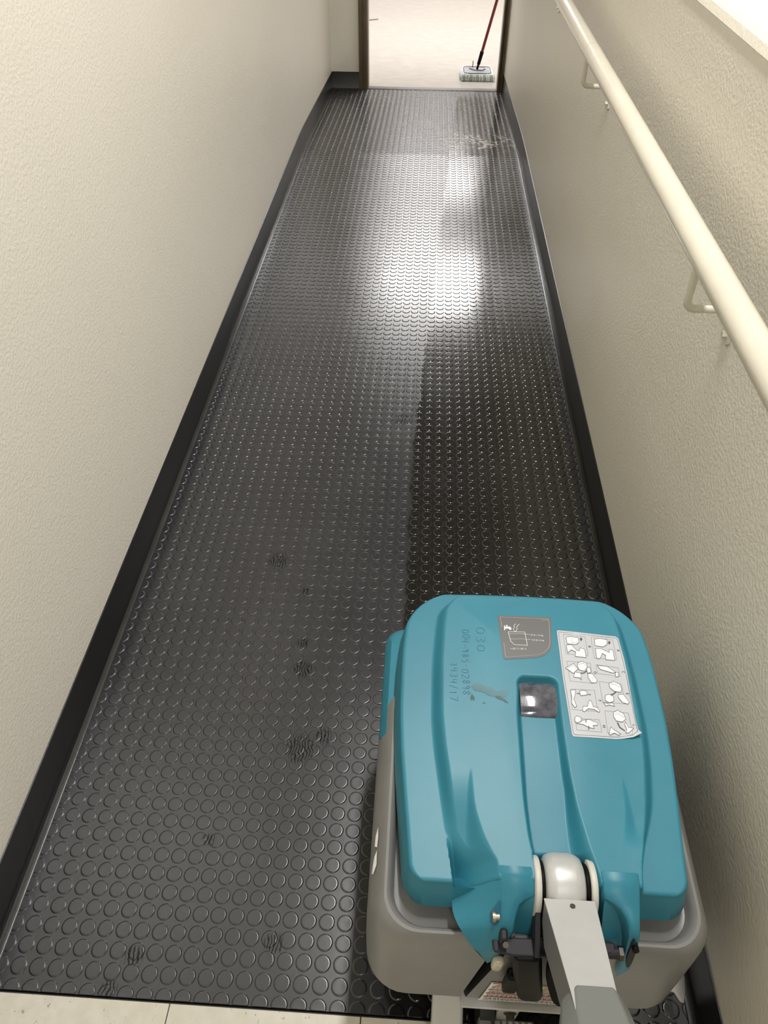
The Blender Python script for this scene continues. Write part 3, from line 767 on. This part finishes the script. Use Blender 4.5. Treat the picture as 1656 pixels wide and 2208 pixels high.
lv = [(0.150, 0.212, -0.225, 0.034), (0.1535, 0.229, -0.2465, 0.058), (0.162, 0.2370, -0.2530, 0.060), (0.22, 0.2370, -0.2500, 0.060), (0.30, 0.2350, -0.2460, 0.060), (0.355, 0.2285, -0.2430, 0.052), (0.372, 0.2190, -0.2405, 0.044), (0.380, 0.2155, -0.2385, 0.046), (0.3855, 0.2115, -0.2355, 0.046), (0.3862, 0.2080, -0.2325, 0.045), (0.3835, 0.2045, -0.2295, 0.044), (0.3760, 0.2015, -0.2265, 0.042), (0.3660, 0.1985, -0.2230, 0.040), (0.3640, 0.1900, -0.2150, 0.036)]
tk = MB().loft([tank_outline(hw, yr, 0.118, r, z) for z, hw, yr, r in lv], True, True)
# blacken the slot walls: the gap's shade is put into the colour
nper = len(tank_outline(0.2, -0.2, 0.1, 0.03, 0.2))
for fi, f in enumerate(tk.f):
    if len(f) == 4:
        js = sorted(set(i % nper for i in f))
        if all(j >= nper - 5 or j == 0 for j in js) and min(i // nper for i in f) < 7: tk.m[fi] = 1
tk = tk.build('tank', [M_grey, M_blackm], scr, smooth=True, angle=38)
# worn white decal slivers on the tank's left side
for pts in ([(-0.099, 0.3645), (-0.112, 0.3660), (-0.127, 0.3650), (-0.124, 0.3590), (-0.110, 0.3600)], [(-0.131, 0.3650), (-0.150, 0.3660), (-0.161, 0.3600), (-0.157, 0.3490), (-0.148, 0.3570), (-0.138, 0.3600)]):
    xt = lambda z: 0.0005 - interp([(0.162, 0.2370), (0.22, 0.2370), (0.30, 0.2350), (0.355, 0.2285), (0.372, 0.2190)], z)
    mb = MB(); n_ = len(pts); top = [(xt(z_) - 0.0010, y_, z_) for y_, z_ in pts]
    mb.add(top, [tuple(range(n_))]); mb.build('decal', M_white, tk)

# teal front shell of the body
fsx = MB(); rings = []
for z, hw, yr, yf in ((0.09, 0.215, 0.122, 0.255), (0.10, 0.228, 0.119, 0.262), (0.28, 0.234, 0.085, 0.262), (0.330, 0.2340, 0.050, 0.258), (0.352, 0.2310, 0.040, 0.252), (0.368, 0.222, 0.040, 0.242), (0.373, 0.206, 0.045, 0.228)):
    r_ = []
    n = 6; r = 0.03
    for cx_, cy_, a0 in ((hw - r, yr + 0.004, 270), (hw - r, yf - r, 0), (-hw + r, yf - r, 90), (-hw + r, yr + 0.004, 180)):
        if cx_ > 0: cx_ -= 0.036
        for k in range(n + 1):
            a = math.radians(a0 + 90 * k / n); ry = 0.004 if a0 in (270, 180) else r
            r_.append((cx_ + r * math.cos(a) + 0.001, cy_ + ry * math.sin(a), z))
    rings.append(r_)
# hollow it where the grey tank sits: only the two flanks and nose are seen, so the shell overlaps the tank slightly outside
fsx.loft(rings, True, True)
fsx.build('body_shell', M_teal, scr, smooth=True, angle=40)

# chassis, wheels and squeegee
ch = MB().loft([[(x, y, z) for x, y in ((-0.14, -0.19), (0.14, -0.19), (0.17, 0.20), (0.12, 0.25), (-0.12, 0.25), (-0.17, 0.20))] for z in (0.045, 0.150)])
ch.build('chassis', M_blackm, scr, bevel=0.006)
br_ = MB().tube([(0, 0.06, 0.012), (0, 0.06, 0.048)], [0.17, 0.165], 40); br_.build('brush_deck', M_blackm, scr, smooth=True, angle=40)
for sx in (-1, 1):
    wh = MB().tube([(sx * 0.150, -0.12, 0.055), (sx * 0.152, -0.12, 0.055), (sx * 0.178, -0.12, 0.055), (sx * 0.180, -0.12, 0.055)], [0.050, 0.055, 0.055, 0.050], 32)
    w_o = wh.build('wheel', M_blackm, scr, smooth=True, angle=40)
    MB().tube([(sx * 0.176, -0.12, 0.055), (sx * 0.184, -0.12, 0.055)], 0.026, 20).build('hub', M_sleeve, w_o, smooth=True, angle=40)
sq = MB(); ring = []
for k in range(21):
    x = -0.20 + 0.40 * k / 20; y = -0.200 + 0.055 * (abs(x) / 0.20) ** 2
    ring.append([(x, y - 0.006, 0.0), (x, y + 0.006, 0.0), (x, y + 0.006, 0.035), (x, y - 0.006, 0.035)])
sq.loft(ring); sq.build('squeegee', M_blackm, scr)

# silver support leg, bumper channel and foot pedal under the tank
lg = MB(); rings = []
for (yc, zc, w0, w1, th) in ((-0.222, 0.150, -0.134, -0.090, 0.024), (-0.246, 0.132, -0.1345, -0.0885, 0.024), (-0.272, 0.100, -0.1345, -0.0875, 0.024), (-0.300, 0.045, -0.134, -0.087, 0.024), (-0.302, 0.022, -0.134, -0.087, 0.024)):
    rings.append([(w0, yc, zc), (w0, yc + 0.012, zc - th), (w1, yc + 0.012, zc - th), (w1, yc, zc)])
lg.loft(rings); lg.build('support_leg', M_silver, scr, bevel=0.005, seg=3)
cs = MB().tube([(-0.125, -0.290, 0.024), (-0.096, -0.290, 0.024)], 0.0245, 24); cs.build('caster', M_blackm, scr, smooth=True, angle=40)
cn = MB(); rings = []
for x in (-0.094, 0.062):
    rings.append([(x, -0.236, 0.1495), (x, -0.262, 0.1480), (x, -0.2635, 0.1455), (x, -0.260, 0.1445), (x, -0.236, 0.1465)])
cn.loft(rings)
for x0, x1, xa, xb in ((-0.092, -0.030, -0.082, -0.042), (-0.004, 0.062, 0.004, 0.056)):
    cn.add([(x0, -0.2615, 0.146), (x1, -0.2615, 0.146), (xb, -0.259, 0.133), (xa, -0.259, 0.133), (x0, -0.2590, 0.146), (x1, -0.2590, 0.146), (xb, -0.2565, 0.133), (xa, -0.2565, 0.133)], [(0, 1, 2, 3), (7, 6, 5, 4), (0, 3, 7, 4), (1, 5, 6, 2), (3, 2, 6, 7), (0, 4, 5, 1)])
cn.build('bumper_channel', M_silver, scr, bevel=0.001, seg=1)
pd = MB().box(-0.038, -0.008, -0.262, -0.250, 0.05, 0.141); pd = pd.build('pedal_arm', M_arm, scr, bevel=0.002)
MB().tube([(-0.021, -0.262, 0.128), (-0.021, -0.271, 0.128)], 0.0062, 6).build('bolt', M_steel, pd)
MB().tube([(-0.021, -0.262, 0.128), (-0.021, -0.2635, 0.128)], 0.0095, 16).build('washer', M_steel, pd)
pt_ = MB().box(-0.042, 0.020, -0.330, -0.262, 0.072, 0.084)
pt_ = pt_.build('pedal_tread', M_arm, scr, bevel=0.002)
xx = MB()
for k in range(7):
    x = -0.040 + k * 0.0095
    xx.ribbon([(x, -0.328), (x + 0.012, -0.264)], 0.0011, lambda a, b_: 0.0846); xx.ribbon([(x + 0.012, -0.328), (x, -0.264)], 0.0011, lambda a, b_: 0.0846)
xx.build('tread_pattern', M_inkd, pt_)
MB().box(-0.064, -0.044, -0.310, -0.262, 0.07, 0.098).build('pedal_stop', M_sleeve, scr, bevel=0.003)
MB().tube([(-0.062, -0.238, 0.060), (-0.040, -0.238, 0.060)], 0.048, 28).build('trailing_wheel', M_blackm, scr, smooth=True, angle=40)

# warning label on the tank's back plate
wl_ = MB(); LX0, LX1, LZ0, LZ1 = -0.0705, 0.062, 0.156, 0.240
def lab(u, v, d_): # u 0..1 across, v 0..1 up
    z = LZ0 + (LZ1 - LZ0) * v; x0 = LX0 + 0.012 * v
    yy = interp([(0.15, -0.2525), (0.162, -0.2542), (0.22, -0.2512), (0.30, -0.2472)], z)
    return (x0 + (LX1 - LX0 - 0.010 * v) * u, yy - 0.0004 - d_, z)
def lq(mb, u0, u1, v0, v1, d_, mi=0):
    n = 6
    for k in range(n):
        a, b_ = v0 + (v1 - v0) * k / n, v0 + (v1 - v0) * (k + 1) / n
        mb.add([lab(u0, a, d_), lab(u1, a, d_), lab(u1, b_, d_), lab(u0, b_, d_)], [(0, 1, 2, 3)], mi)
lq(wl_, 0, 1, 0, 1, 0.0)
wlo = wl_.build('warning_label', M_white, scr, recalc=False); wlo['label'] = 'white warning label with red bands'
pr = MB()
lq(pr, 0.02, 0.98, 0.93, 0.98, 0.0003, 0)
for v in (0.62, 0.44, 0.26): lq(pr, 0.02, 0.98, v, v + 0.045, 0.0003, 0)
rnd = random.Random(5)
for v0, rows in ((0.70, 4), (0.50, 3), (0.32, 3), (0.06, 5)):
    for r in range(rows):
        v = v0 + r * 0.036; u = 0.04
        while u < 0.93:
            du = rnd.uniform(0.015, 0.05); lq(pr, u, min(u + du, 0.95), v, v + 0.016, 0.0003, 1); u += du + 0.012
for u in (0.10, 0.36, 0.62, 0.86):
    pts = [lab(u, 0.90, 0.0006), lab(u - 0.055, 0.80, 0.0006), lab(u + 0.055, 0.80, 0.0006)]
    pr.add(pts, [(0, 1, 2)], 2)
pr.build('print', [M_red, M_ink, M_yellow], wlo, recalc=False)

# yoke, black connector and hose behind the tank
yk = MB()
yk.loft([[(x, y, z) for x, y in ((-0.076, -0.240), (0.074, -0.238), (0.074, -0.249), (0.040, -0.258), (-0.050, -0.2600), (-0.074, -0.2565))] for z in (0.399, 0.405)])
yk.build('yoke', M_plum, scr, bevel=0.002)
prof = [(-0.206, 0.452), (-0.184, 0.4645), (-0.166, 0.452), (-0.172, 0.42), (-0.225, 0.395), (-0.254, 0.397), (-0.262, 0.408), (-0.248, 0.424)]
for x0, x1 in ((-0.0262, -0.0200), (0.0420, 0.0475)):
    sp = MB().loft([[(x, y, z) for y, z in prof] for x in (x0, x1)]); sp.build('yoke', M_plum, scr, bevel=0.001)
MB().tube([(0.055, -0.248, 0.398), (0.078, -0.248, 0.398)], 0.007, 12).build('pivot_pin', M_plum, scr, smooth=True)
MB().tube([(0.078, -0.248, 0.398), (0.083, -0.248, 0.398)], 0.0085, 6).build('bolt', M_steel, scr)
bx = MB(); rings = []
for (z, xc_, hw, y0, y1) in ((0.262, -0.0125, 0.0155, -0.2740, -0.2560), (0.268, -0.0125, 0.0175, -0.2760, -0.2550), (0.33, -0.0235, 0.0185, -0.2720, -0.2535), (0.402, -0.0340, 0.0185, -0.2640, -0.2500)):
    r = 0.006; x0, x1 = xc_ - hw, xc_ + hw; rings.append([(x0 + r, y0, z), (x1 - r, y0, z), (x1, y0 + r, z), (x1, y1, z), (x0, y1, z), (x0, y0 + r, z)])
bx.loft(rings); bx.build('connector', M_black, scr, bevel=0.003, seg=3)
bx = MB().box(-0.0490, -0.0300, -0.2680, -0.2530, 0.262, 0.330); bx.build('connector', M_black, scr, bevel=0.004, seg=3)
hs = MB(); cpts = []; crad = []
for k in range(61):
    t_ = k / 60; cpts.append((0.004 + 0.024 * t_ ** 1.4, -0.264 - 0.003 * t_, 0.392 - 0.125 * t_)); crad.append(0.0105 + 0.0022 * (1 if k % 4 < 2 else -0.4))
hs.tube(cpts, crad, 16); hs.build('hose', M_black, scr, smooth=True, angle=180)
cl_ = MB().box(-0.0705, -0.0560, -0.2600, -0.2480, 0.330, 0.362); cl_.build('hose_clip', M_clip, scr, bevel=0.005, seg=4)

# pivot knuckle, washers, arm and sleeve
kn = MB(); rings = []
KC = (-0.188, 0.434)
for (x, r) in ((-0.0150, 0.020), (-0.0140, 0.030), (-0.0105, 0.0355), (-0.0030, 0.0385), (0.0010, 0.0390), (0.0200, 0.0390), (0.0250, 0.0380), (0.0315, 0.0345), (0.0345, 0.028), (0.0355, 0.020)):
    rings.append([(x, KC[0] + r * math.cos(2*math.pi*k/40), KC[1] + r * math.sin(2*math.pi*k/40)) for k in range(40)])
kn.loft(rings); kn.build('pivot_knuckle', M_silver, scr, smooth=True, angle=60)
def disc(x0, x1, r, mat, yy=KC[0], zz=KC[1]):
    MB().loft([[(x, yy + q * math.cos(2*math.pi*k/36), zz + q * math.sin(2*math.pi*k/36)) for k in range(36)] for x, q in ((x0, r - 0.001), (x0 + 0.001, r), (x1 - 0.001, r), (x1, r - 0.001))]).build('washer', mat, scr, smooth=True, angle=50)
disc(-0.0268, -0.0195, 0.0345, M_washer); disc(-0.0193, -0.0145, 0.0300, M_black)
disc(0.0405, 0.0482, 0.0330, M_washer); disc(0.0350, 0.0403, 0.0285, M_black)
EL = math.radians(30)
dv = Vector((0.0060, -math.cos(EL), math.sin(EL))).normalized(); up = Vector((0, math.sin(EL), math.cos(EL)))
A0 = Vector((0.0115, -0.2140, 0.4630))
def arm_ring(t_, hw, th, notch=0):
    c = A0 + dv * t_
    return [tuple(c + Vector((-hw, 0, 0))), tuple(c + Vector((hw, 0, 0))), tuple(c + Vector((hw, 0, 0)) - up * th), tuple(c + Vector((-hw, 0, 0)) - up * th)]
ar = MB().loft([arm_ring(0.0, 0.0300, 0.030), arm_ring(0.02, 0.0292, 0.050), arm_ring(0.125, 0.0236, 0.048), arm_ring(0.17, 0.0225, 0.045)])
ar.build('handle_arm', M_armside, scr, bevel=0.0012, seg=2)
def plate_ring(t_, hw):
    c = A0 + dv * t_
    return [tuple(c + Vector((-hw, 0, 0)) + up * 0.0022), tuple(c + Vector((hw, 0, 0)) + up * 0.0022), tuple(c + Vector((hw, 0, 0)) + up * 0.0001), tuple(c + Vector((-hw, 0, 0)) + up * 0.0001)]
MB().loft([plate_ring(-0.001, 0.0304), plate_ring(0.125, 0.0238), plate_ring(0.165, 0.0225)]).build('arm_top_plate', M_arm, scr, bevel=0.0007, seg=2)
c = A0 + dv * 0.010 + Vector((0.0015, 0, 0)) + up * 0.0015; MB().tube([c, c + up * 0.0022], 0.0032, 12).build('rivet', M_steel, scr, smooth=True, angle=40)
sl = MB(); rings = []
for t_, hw, h_ in ((0.118, 0.0300, 0.066), (0.123, 0.0335, 0.072), (0.150, 0.0385, 0.076), (0.22, 0.0415, 0.078), (0.42, 0.0415, 0.078), (0.44, 0.030, 0.060)):
    c = A0 + dv * t_ + up * 0.004 + Vector((0.002, 0, 0)); r = []
    for a, b_ in ((-0.62, 0), (0.62, 0), (1, -0.25), (1, -0.80), (0.7, -1), (-0.7, -1), (-1, -0.80), (-1, -0.25)):
        r.append(tuple(c + Vector((a * hw, 0, 0)) + up * (b_ * h_)))
    rings.append(r)
sl.loft(rings); sl.build('handle_sleeve', M_sleeve, scr, bevel=0.002)

# ---------------------------------------------------- lettering and labels on the lid
def text_mesh(txt, size):
    cu = bpy.data.curves.new('t', 'FONT'); cu.body = txt; cu.size = size; cu.resolution_u = 3
    o = bpy.data.objects.new('t', cu); COL.objects.link(o)
    dg = bpy.context.evaluated_depsgraph_get(); me = bpy.data.meshes.new_from_object(o.evaluated_get(dg))
    vs_ = [tuple(v.co) for v in me.vertices]; fs_ = [tuple(p.vertices) for p in me.polygons]
    bpy.data.objects.remove(o); bpy.data.curves.remove(cu); bpy.data.meshes.remove(me)
    return vs_, fs_
def put_text(mb, txt, size, x, y, ang, lift, mi=0, sx=1.0):
    vs_, fs_ = text_mesh(txt, size); ca, sa = math.cos(ang), math.sin(ang); out = []
    for p in vs_:
        px, py = p[0] * sx, p[1]
        X = x + px * ca - py * sa; Y = y + px * sa + py * ca; out.append((X, Y, HF(X, Y) + lift))
    mb.add(out, fs_, mi)

# artwork is laid out in the labels' own units and mapped to the lid by one projective map
HM = (0.00016426081942506806, -1.7058590465686597e-05, -0.07493796376736472, 9.708070373054752e-06, -0.00018001058714210626, 0.23414371505695697, -6.170231646895248e-07, 0.0001231159648343188)
def A(p):
    x, y = p; d_ = HM[6] * x + HM[7] * y + 1
    return ((HM[0] * x + HM[1] * y + HM[2]) / d_, (HM[3] * x + HM[4] * y + HM[5]) / d_)
def sheet(outline, lift, name, mat, curl=None, n=26):
    """label sheet draped over the lid, triangulated as a fine fan grid"""
    pts = [A(p) for p in outline]
    bm = bmesh.new(); vs_ = [bm.verts.new((p[0], p[1], 0)) for p in pts]; f = bm.faces.new(vs_)
    if f.normal.z < 0 or f.calc_area() and sum((pts[i][0]*pts[(i+1) % len(pts)][1] - pts[(i+1) % len(pts)][0]*pts[i][1]) for i in range(len(pts))) < 0: f.normal_flip()
    x0, x1 = min(p[0] for p in pts), max(p[0] for p in pts); y0, y1 = min(p[1] for p in pts), max(p[1] for p in pts)
    for k in range(1, n):
        g = list(bm.verts) + list(bm.edges) + list(bm.faces)
        bmesh.ops.bisect_plane(bm, geom=g, plane_co=(x0 + (x1 - x0) * k / n, 0, 0), plane_no=(1, 0, 0))
        g = list(bm.verts) + list(bm.edges) + list(bm.faces)
        bmesh.ops.bisect_plane(bm, geom=g, plane_co=(0, y0 + (y1 - y0) * k / n, 0), plane_no=(0, 1, 0))
    for v in bm.verts:
        v.co.z = HF(v.co.x, v.co.y) + lift + (curl(v.co.x, v.co.y) if curl else 0)
    me = bpy.data.meshes.new(name); bm.to_mesh(me); bm.free(); me.materials.append(mat)
    me.polygons.foreach_set('use_smooth', [True] * len(me.polygons))
    o = bpy.data.objects.new(name, me); COL.objects.link(o); o.parent = scr
    return o
fz1 = lambda x, y: HF(x, y) + 0.0009
# grey filling-level label
lab1 = sheet([(150, 122), (672, 140), (682, 160), (690, 420), (672, 470), (620, 520), (545, 545), (230, 562), (214, 555), (205, 520)], 0.0005, 'filling_label', M_lab, n=12)
lab1['label'] = 'grey label with tap and water level drawing'
p1 = MB()
p1.ribbon([A(p) for p in [(180, 140), (655, 158), (662, 180), (670, 400), (655, 450), (610, 495), (545, 520), (232, 542)]], 0.00050, fz1, 1, True)
p1.ribbon([A(p) for p in [(255, 290), (420, 292), (446, 425), (318, 418), (282, 385)]], 0.0007, fz1, 0, True)
p1.ribbon([A(p) for p in [(258, 308), (320, 312), (360, 308), (425, 312)]], 0.00045, fz1, 0)
p1.ribbon([A(p) for p in [(272, 358), (330, 362), (380, 358), (436, 364)]], 0.00035, fz1, 0)
for q in ([(430, 314), (468, 316)], [(440, 366), (474, 368)]): p1.ribbon([A(p) for p in q], 0.0005, fz1, 0)
p1.poly([A(p) for p in [(215, 225), (222, 225), (224, 238), (270, 236), (284, 246), (290, 268), (268, 270), (262, 258), (226, 258), (224, 274), (215, 274)]], fz1, 0)
p1.poly([A(p) for p in [(232, 222), (252, 222), (252, 228), (246, 229), (246, 238), (238, 238), (238, 229), (232, 228)]], fz1, 0)
p1.ribbon([A(p) for p in [(305, 262), (318, 245), (312, 228), (330, 208)]], 0.0006, fz1, 0)
p1.ribbon([A(p) for p in [(330, 290), (345, 262), (340, 240), (365, 212)]], 0.0006, fz1, 0)
p1.ribbon([A(p) for p in [(305, 262), (318, 282), (330, 290)]], 0.0006, fz1, 0)
def print_at(mb, txt, p, q, size, mi=0, sx=1.0):
    a, b_ = A(p), A(q); put_text(mb, txt, size, a[0], a[1], math.atan2(b_[1] - a[1], b_[0] - a[0]), 0.0009, mi, sx)
print_at(p1, '27 lb / 12 kg', (478, 328), (640, 334), 0.0040, 0, 0.98)
print_at(p1, '13.5 lb / 6 kg', (484, 378), (650, 384), 0.0040, 0, 0.95)
print_at(p1, '<122° F / 50° C', (278, 465), (470, 468), 0.0044, 0, 0.88)
p1.ribbon([A(p) for p in [(585, 168), (655, 172)]], 0.0007, fz1, 1)
p1.build('print', [M_white, M_pink], lab1, recalc=False)

# white instruction sheet with line drawings, lower right corner curling up
def curl(x, y):
    c_ = A((1575, 1312)); d_ = math.hypot(x - c_[0], y - c_[1])
    return 0.007 * max(0, 1 - d_ / 0.035) ** 2
lab2 = sheet([(738, 285), (748, 272), (1325, 328), (1352, 350), (1410, 560), (1440, 700), (1545, 1270), (1575, 1308), (1500, 1335), (1330, 1350), (905, 1328), (888, 1305), (800, 760)], 0.0006, 'instruction_label', M_paper, curl)
lab2['label'] = 'white instruction sheet with drawings and a curled corner'
fz2 = lambda x, y: HF(x, y) + 0.0011 + curl(x, y)
fz3 = lambda x, y: HF(x, y) + 0.0015 + curl(x, y)
p2 = MB()
def line(pts, wd=0.0004, mi=0, closed=False, f=None): p2.ribbon([A(p) for p in pts], wd, f or fz2, mi, closed)
def shape(pts, wd=0.00060):
    p2.poly([A(p) for p in pts], fz2, 1); line(pts, wd, 0, True, fz3)
line([(755, 290), (1325, 345), (1345, 365), (1400, 585), (1430, 720), (1535, 1280), (1490, 1318), (1330, 1330), (915, 1310), (900, 1290), (815, 760)], 0.0005, 0, True)
for q in ([(800, 312), (1018, 338), (1048, 525), (830, 510)], [(1078, 340), (1295, 362), (1335, 560), (1108, 545)],
          [(835, 580), (1070, 600), (1100, 800), (870, 778)], [(1128, 612), (1350, 640), (1368, 725), (1140, 700)],
          [(875, 858), (1112, 868), (1145, 1080), (890, 1062)], [(1160, 780), (1380, 800), (1420, 1000), (1195, 985)],
          [(920, 1150), (1160, 1160), (1185, 1282), (935, 1265)], [(1215, 1070), (1450, 1090), (1490, 1310), (1245, 1290)]):
    line(q, 0.00030, 0, True)
shape([(828, 345), (880, 338), (950, 350), (955, 400), (925, 418), (840, 410)])
line([(885, 345), (890, 400), (945, 398)], 0.0003, 0, False, fz3)
shape([(832, 425), (880, 418), (930, 470), (960, 480), (968, 448), (1015, 465), (1028, 545), (920, 535), (925, 490), (880, 470), (845, 500)])
shape([(1112, 360), (1170, 352), (1235, 365), (1238, 410), (1200, 435), (1118, 425)])
shape([(1120, 452), (1180, 455), (1260, 490), (1260, 462), (1295, 465), (1315, 570), (1222, 562), (1225, 520), (1190, 500), (1165, 555), (1135, 552)])
shape([(822, 650), (905, 605), (948, 660), (900, 705), (880, 690)]); line([(850, 650), (903, 622), (930, 658)], 0.0003, 0, False, fz3)
shape([(945, 600), (985, 582), (1030, 600), (1045, 640), (1010, 680), (960, 670), (942, 635)]); line([(955, 615), (1000, 600), (1035, 630)], 0.0003, 0, False, fz3)
shape([(1035, 640), (1068, 645), (1075, 690), (1040, 700)])
shape([(915, 690), (975, 700), (980, 770), (968, 748), (905, 740)])
shape([(1045, 705), (1090, 705), (1140, 770), (1128, 795), (1080, 795), (1048, 740)])
line([(975, 700), (1005, 700), (1032, 680)], 0.0012, 2, False, fz3)
shape([(1140, 622), (1240, 630), (1320, 685), (1300, 695), (1170, 660)]); shape([(1322, 685), (1348, 688), (1350, 730), (1322, 732)])
shape([(872, 872), (920, 865), (920, 905), (905, 960), (935, 1030), (915, 1042), (885, 1000), (885, 930)])
shape([(960, 880), (1000, 872), (1035, 882), (1038, 915), (975, 925)])
line([(935, 902), (962, 905)], 0.0008, 2, False, fz3); line([(1045, 910), (1072, 914)], 0.0008, 2, False, fz3)
shape([(990, 1070), (1000, 1030), (1040, 1030), (1060, 970), (1078, 975), (1100, 1035), (1140, 1038), (1165, 1075), (1155, 1088), (1110, 1060), (1050, 1052), (1010, 1085)])
shape([(1255, 800), (1300, 775), (1360, 800), (1385, 850), (1370, 885), (1310, 875), (1265, 840)]); line([(1270, 810), (1320, 805), (1360, 840)], 0.0003, 0, False, fz3)
shape([(1218, 920), (1255, 905), (1300, 925), (1305, 975), (1260, 990), (1222, 970)])
shape([(1200, 985), (1235, 1000), (1290, 990), (1312, 1025), (1260, 1012), (1225, 1022)])
shape([(1350, 905), (1400, 905), (1460, 985), (1445, 1002), (1390, 985), (1350, 935)])
line([(1275, 912), (1305, 900), (1325, 880)], 0.0014, 2, False, fz3)
shape([(912, 1150), (935, 1125), (975, 1140), (982, 1180), (950, 1195), (918, 1185)])
shape([(990, 1170), (1060, 1160), (1145, 1195), (1140, 1215), (1095, 1220), (1110, 1250), (1060, 1240), (1000, 1210), (935, 1200)])
line([(1025, 1165), (1025, 1192)], 0.0010, 2, False, fz3); line([(1055, 1225), (1055, 1260)], 0.0010, 2, False, fz3)
shape([(1300, 1085), (1340, 1062), (1400, 1095), (1425, 1150), (1390, 1180), (1330, 1170), (1302, 1130)]); line([(1315, 1100), (1360, 1100), (1410, 1140)], 0.0003, 0, False, fz3)
shape([(1420, 1180), (1450, 1240), (1500, 1250), (1480, 1268), (1450, 1292), (1418, 1290), (1435, 1262), (1412, 1210)])
shape([(1255, 1300), (1275, 1230), (1310, 1262), (1370, 1298), (1355, 1315), (1310, 1290), (1270, 1312)])
line([(1342, 1190), (1365, 1235), (1410, 1268)], 0.0015, 2, False, fz3)
for (x, y) in ((978, 362), (1260, 392)):
    line([(x, y - 12), (x, y + 12)], 0.0016, 2, False, fz3); line([(x - 10, y), (x + 10, y)], 0.0012, 2, False, fz3)
for ch_, p in (('B', (1050, 425)), ('A', (1335, 458)), ('D', (1102, 682)), ('C', (1385, 670)), ('F', (1150, 962)), ('E', (1425, 888)), ('H', (1190, 1212)), ('G', (1485, 1205))):
    a, b_ = A(p), A((p[0] + 6, p[1] + 30)); vs_n = math.atan2(b_[1] - a[1], b_[0] - a[0])
    vv, ff = text_mesh(ch_, 0.0058); ca, sa = math.cos(vs_n), math.sin(vs_n)
    p2.add([(a[0] + q[0]*ca - q[1]*sa, a[1] + q[0]*sa + q[1]*ca, fz2(a[0], a[1]) + 0.0002) for q in vv], ff, 2)
p2.build('print', [M_ink, M_white, M_inkd], lab2, recalc=False)

STROKES = {'0': [[(.5,1),(.15,.85),(.05,.5),(.15,.15),(.5,0),(.85,.15),(.95,.5),(.85,.85),(.5,1)]], '1': [[(.3,.8),(.55,1),(.55,0)]],
 '2': [[(.1,.8),(.4,1),(.8,.9),(.85,.65),(.1,0),(.95,.02)]], '3': [[(.1,.95),(.6,1),(.85,.75),(.4,.55),(.85,.3),(.6,0),(.1,.08)]],
 '4': [[(.15,1),(.1,.45),(.9,.5)],[(.8,1),(.75,0)]], '5': [[(.9,1),(.2,.98),(.15,.6),(.6,.62),(.9,.3),(.6,0),(.1,.05)]], '7': [[(.05,.95),(.95,1),(.4,0)]],
 '8': [[(.5,.52),(.12,.75),(.5,1),(.88,.75),(.5,.52),(.1,.25),(.5,0),(.9,.25),(.5,.52)]], '9': [[(.85,.75),(.5,1),(.15,.75),(.5,.5),(.85,.75),(.7,0)]],
 '-': [[(.1,.5),(.9,.52)]], '/': [[(.2,-.05),(.8,1.1)]]}
def scratch(mb, txt, hgt, adv, x, y, ang, wd):
    rnd = random.Random(len(txt)); ca, sa = math.cos(ang), math.sin(ang); cx_ = 0.0
    fz = lambda a, b_: HF(a, b_) + 0.00035
    for ch_ in txt:
        jy = rnd.uniform(-0.08, 0.08) * hgt; jr = rnd.uniform(0.9, 1.1)
        for st_ in STROKES[ch_]:
            pts = []
            for (u, v_) in st_:
                px = cx_ + u * adv * 0.72 * jr; py = v_ * hgt * jr + jy
                pts.append((x + px * ca - py * sa, y + px * sa + py * ca))
            mb.ribbon(pts, wd, fz)
        cx_ += adv
# hand-scratched numbers running down the lid, and a patch of glue left by a torn label
ht = MB(); DN = math.radians(-91)
scratch(ht, '030', 0.0130, 0.0170, -0.0860, 0.1850, DN, 0.0006)
scratch(ht, '004-985-02898', 0.0105, 0.0092, -0.1085, 0.1800, DN, 0.0006)
scratch(ht, '3434/17', 0.0105, 0.0098, -0.1270, 0.1180, DN, 0.0006)
ht = ht.build('scratched_number', M_scratch_shade, lid, recalc=False); ht['label'] = 'hand scratched numbers'
# thin the strokes so they read as scratches
gl_ = MB(); rnd = random.Random(11)
def blob(cx_, cy_, rx, ry, n=22, jag=0.25, rot=0.0, mi=0):
    pts = []
    ph = [rnd.uniform(0, 6.28) for _ in range(4)]
    for k in range(n):
        a = 2 * math.pi * k / n; r = 1 + jag * (0.5 * math.sin(3*a + ph[0]) + 0.4 * math.sin(5*a + ph[1]) + 0.35 * math.sin(8*a + ph[2]))
        x, y = rx * r * math.cos(a), ry * r * math.sin(a)
        pts.append((cx_ + x * math.cos(rot) - y * math.sin(rot), cy_ + x * math.sin(rot) + y * math.cos(rot)))
    c_ = (cx_, cy_); vs_ = [(c_[0], c_[1], HF(*c_) + 0.0005)] + [(p[0], p[1], HF(*p) + 0.0004) for p in pts]
    gl_.add(vs_, [(0, 1 + k, 1 + (k + 1) % n) for k in range(n)], mi)
blob(-0.0875, 0.0760, 0.0080, 0.0075, rot=-0.4); blob(-0.0790, 0.0725, 0.0080, 0.0060, rot=-0.4); blob(-0.0700, 0.0690, 0.0070, 0.0075, rot=-0.3)
blob(-0.0600, 0.0660, 0.0060, 0.0045, rot=-0.3); blob(-0.0510, 0.0665, 0.0080, 0.0055, rot=0.1); blob(-0.0560, 0.0590, 0.0080, 0.0026, rot=-0.45, mi=1)
blob(-0.0480, 0.0540, 0.0040, 0.0018, rot=-0.7, mi=1); blob(-0.0960, 0.0580, 0.0030, 0.0045, jag=0.5, mi=1); blob(-0.0790, 0.0500, 0.0022, 0.0016, mi=0)
gl_.build('glue_residue', [M_residue, M_gluegrey], lid, recalc=False)
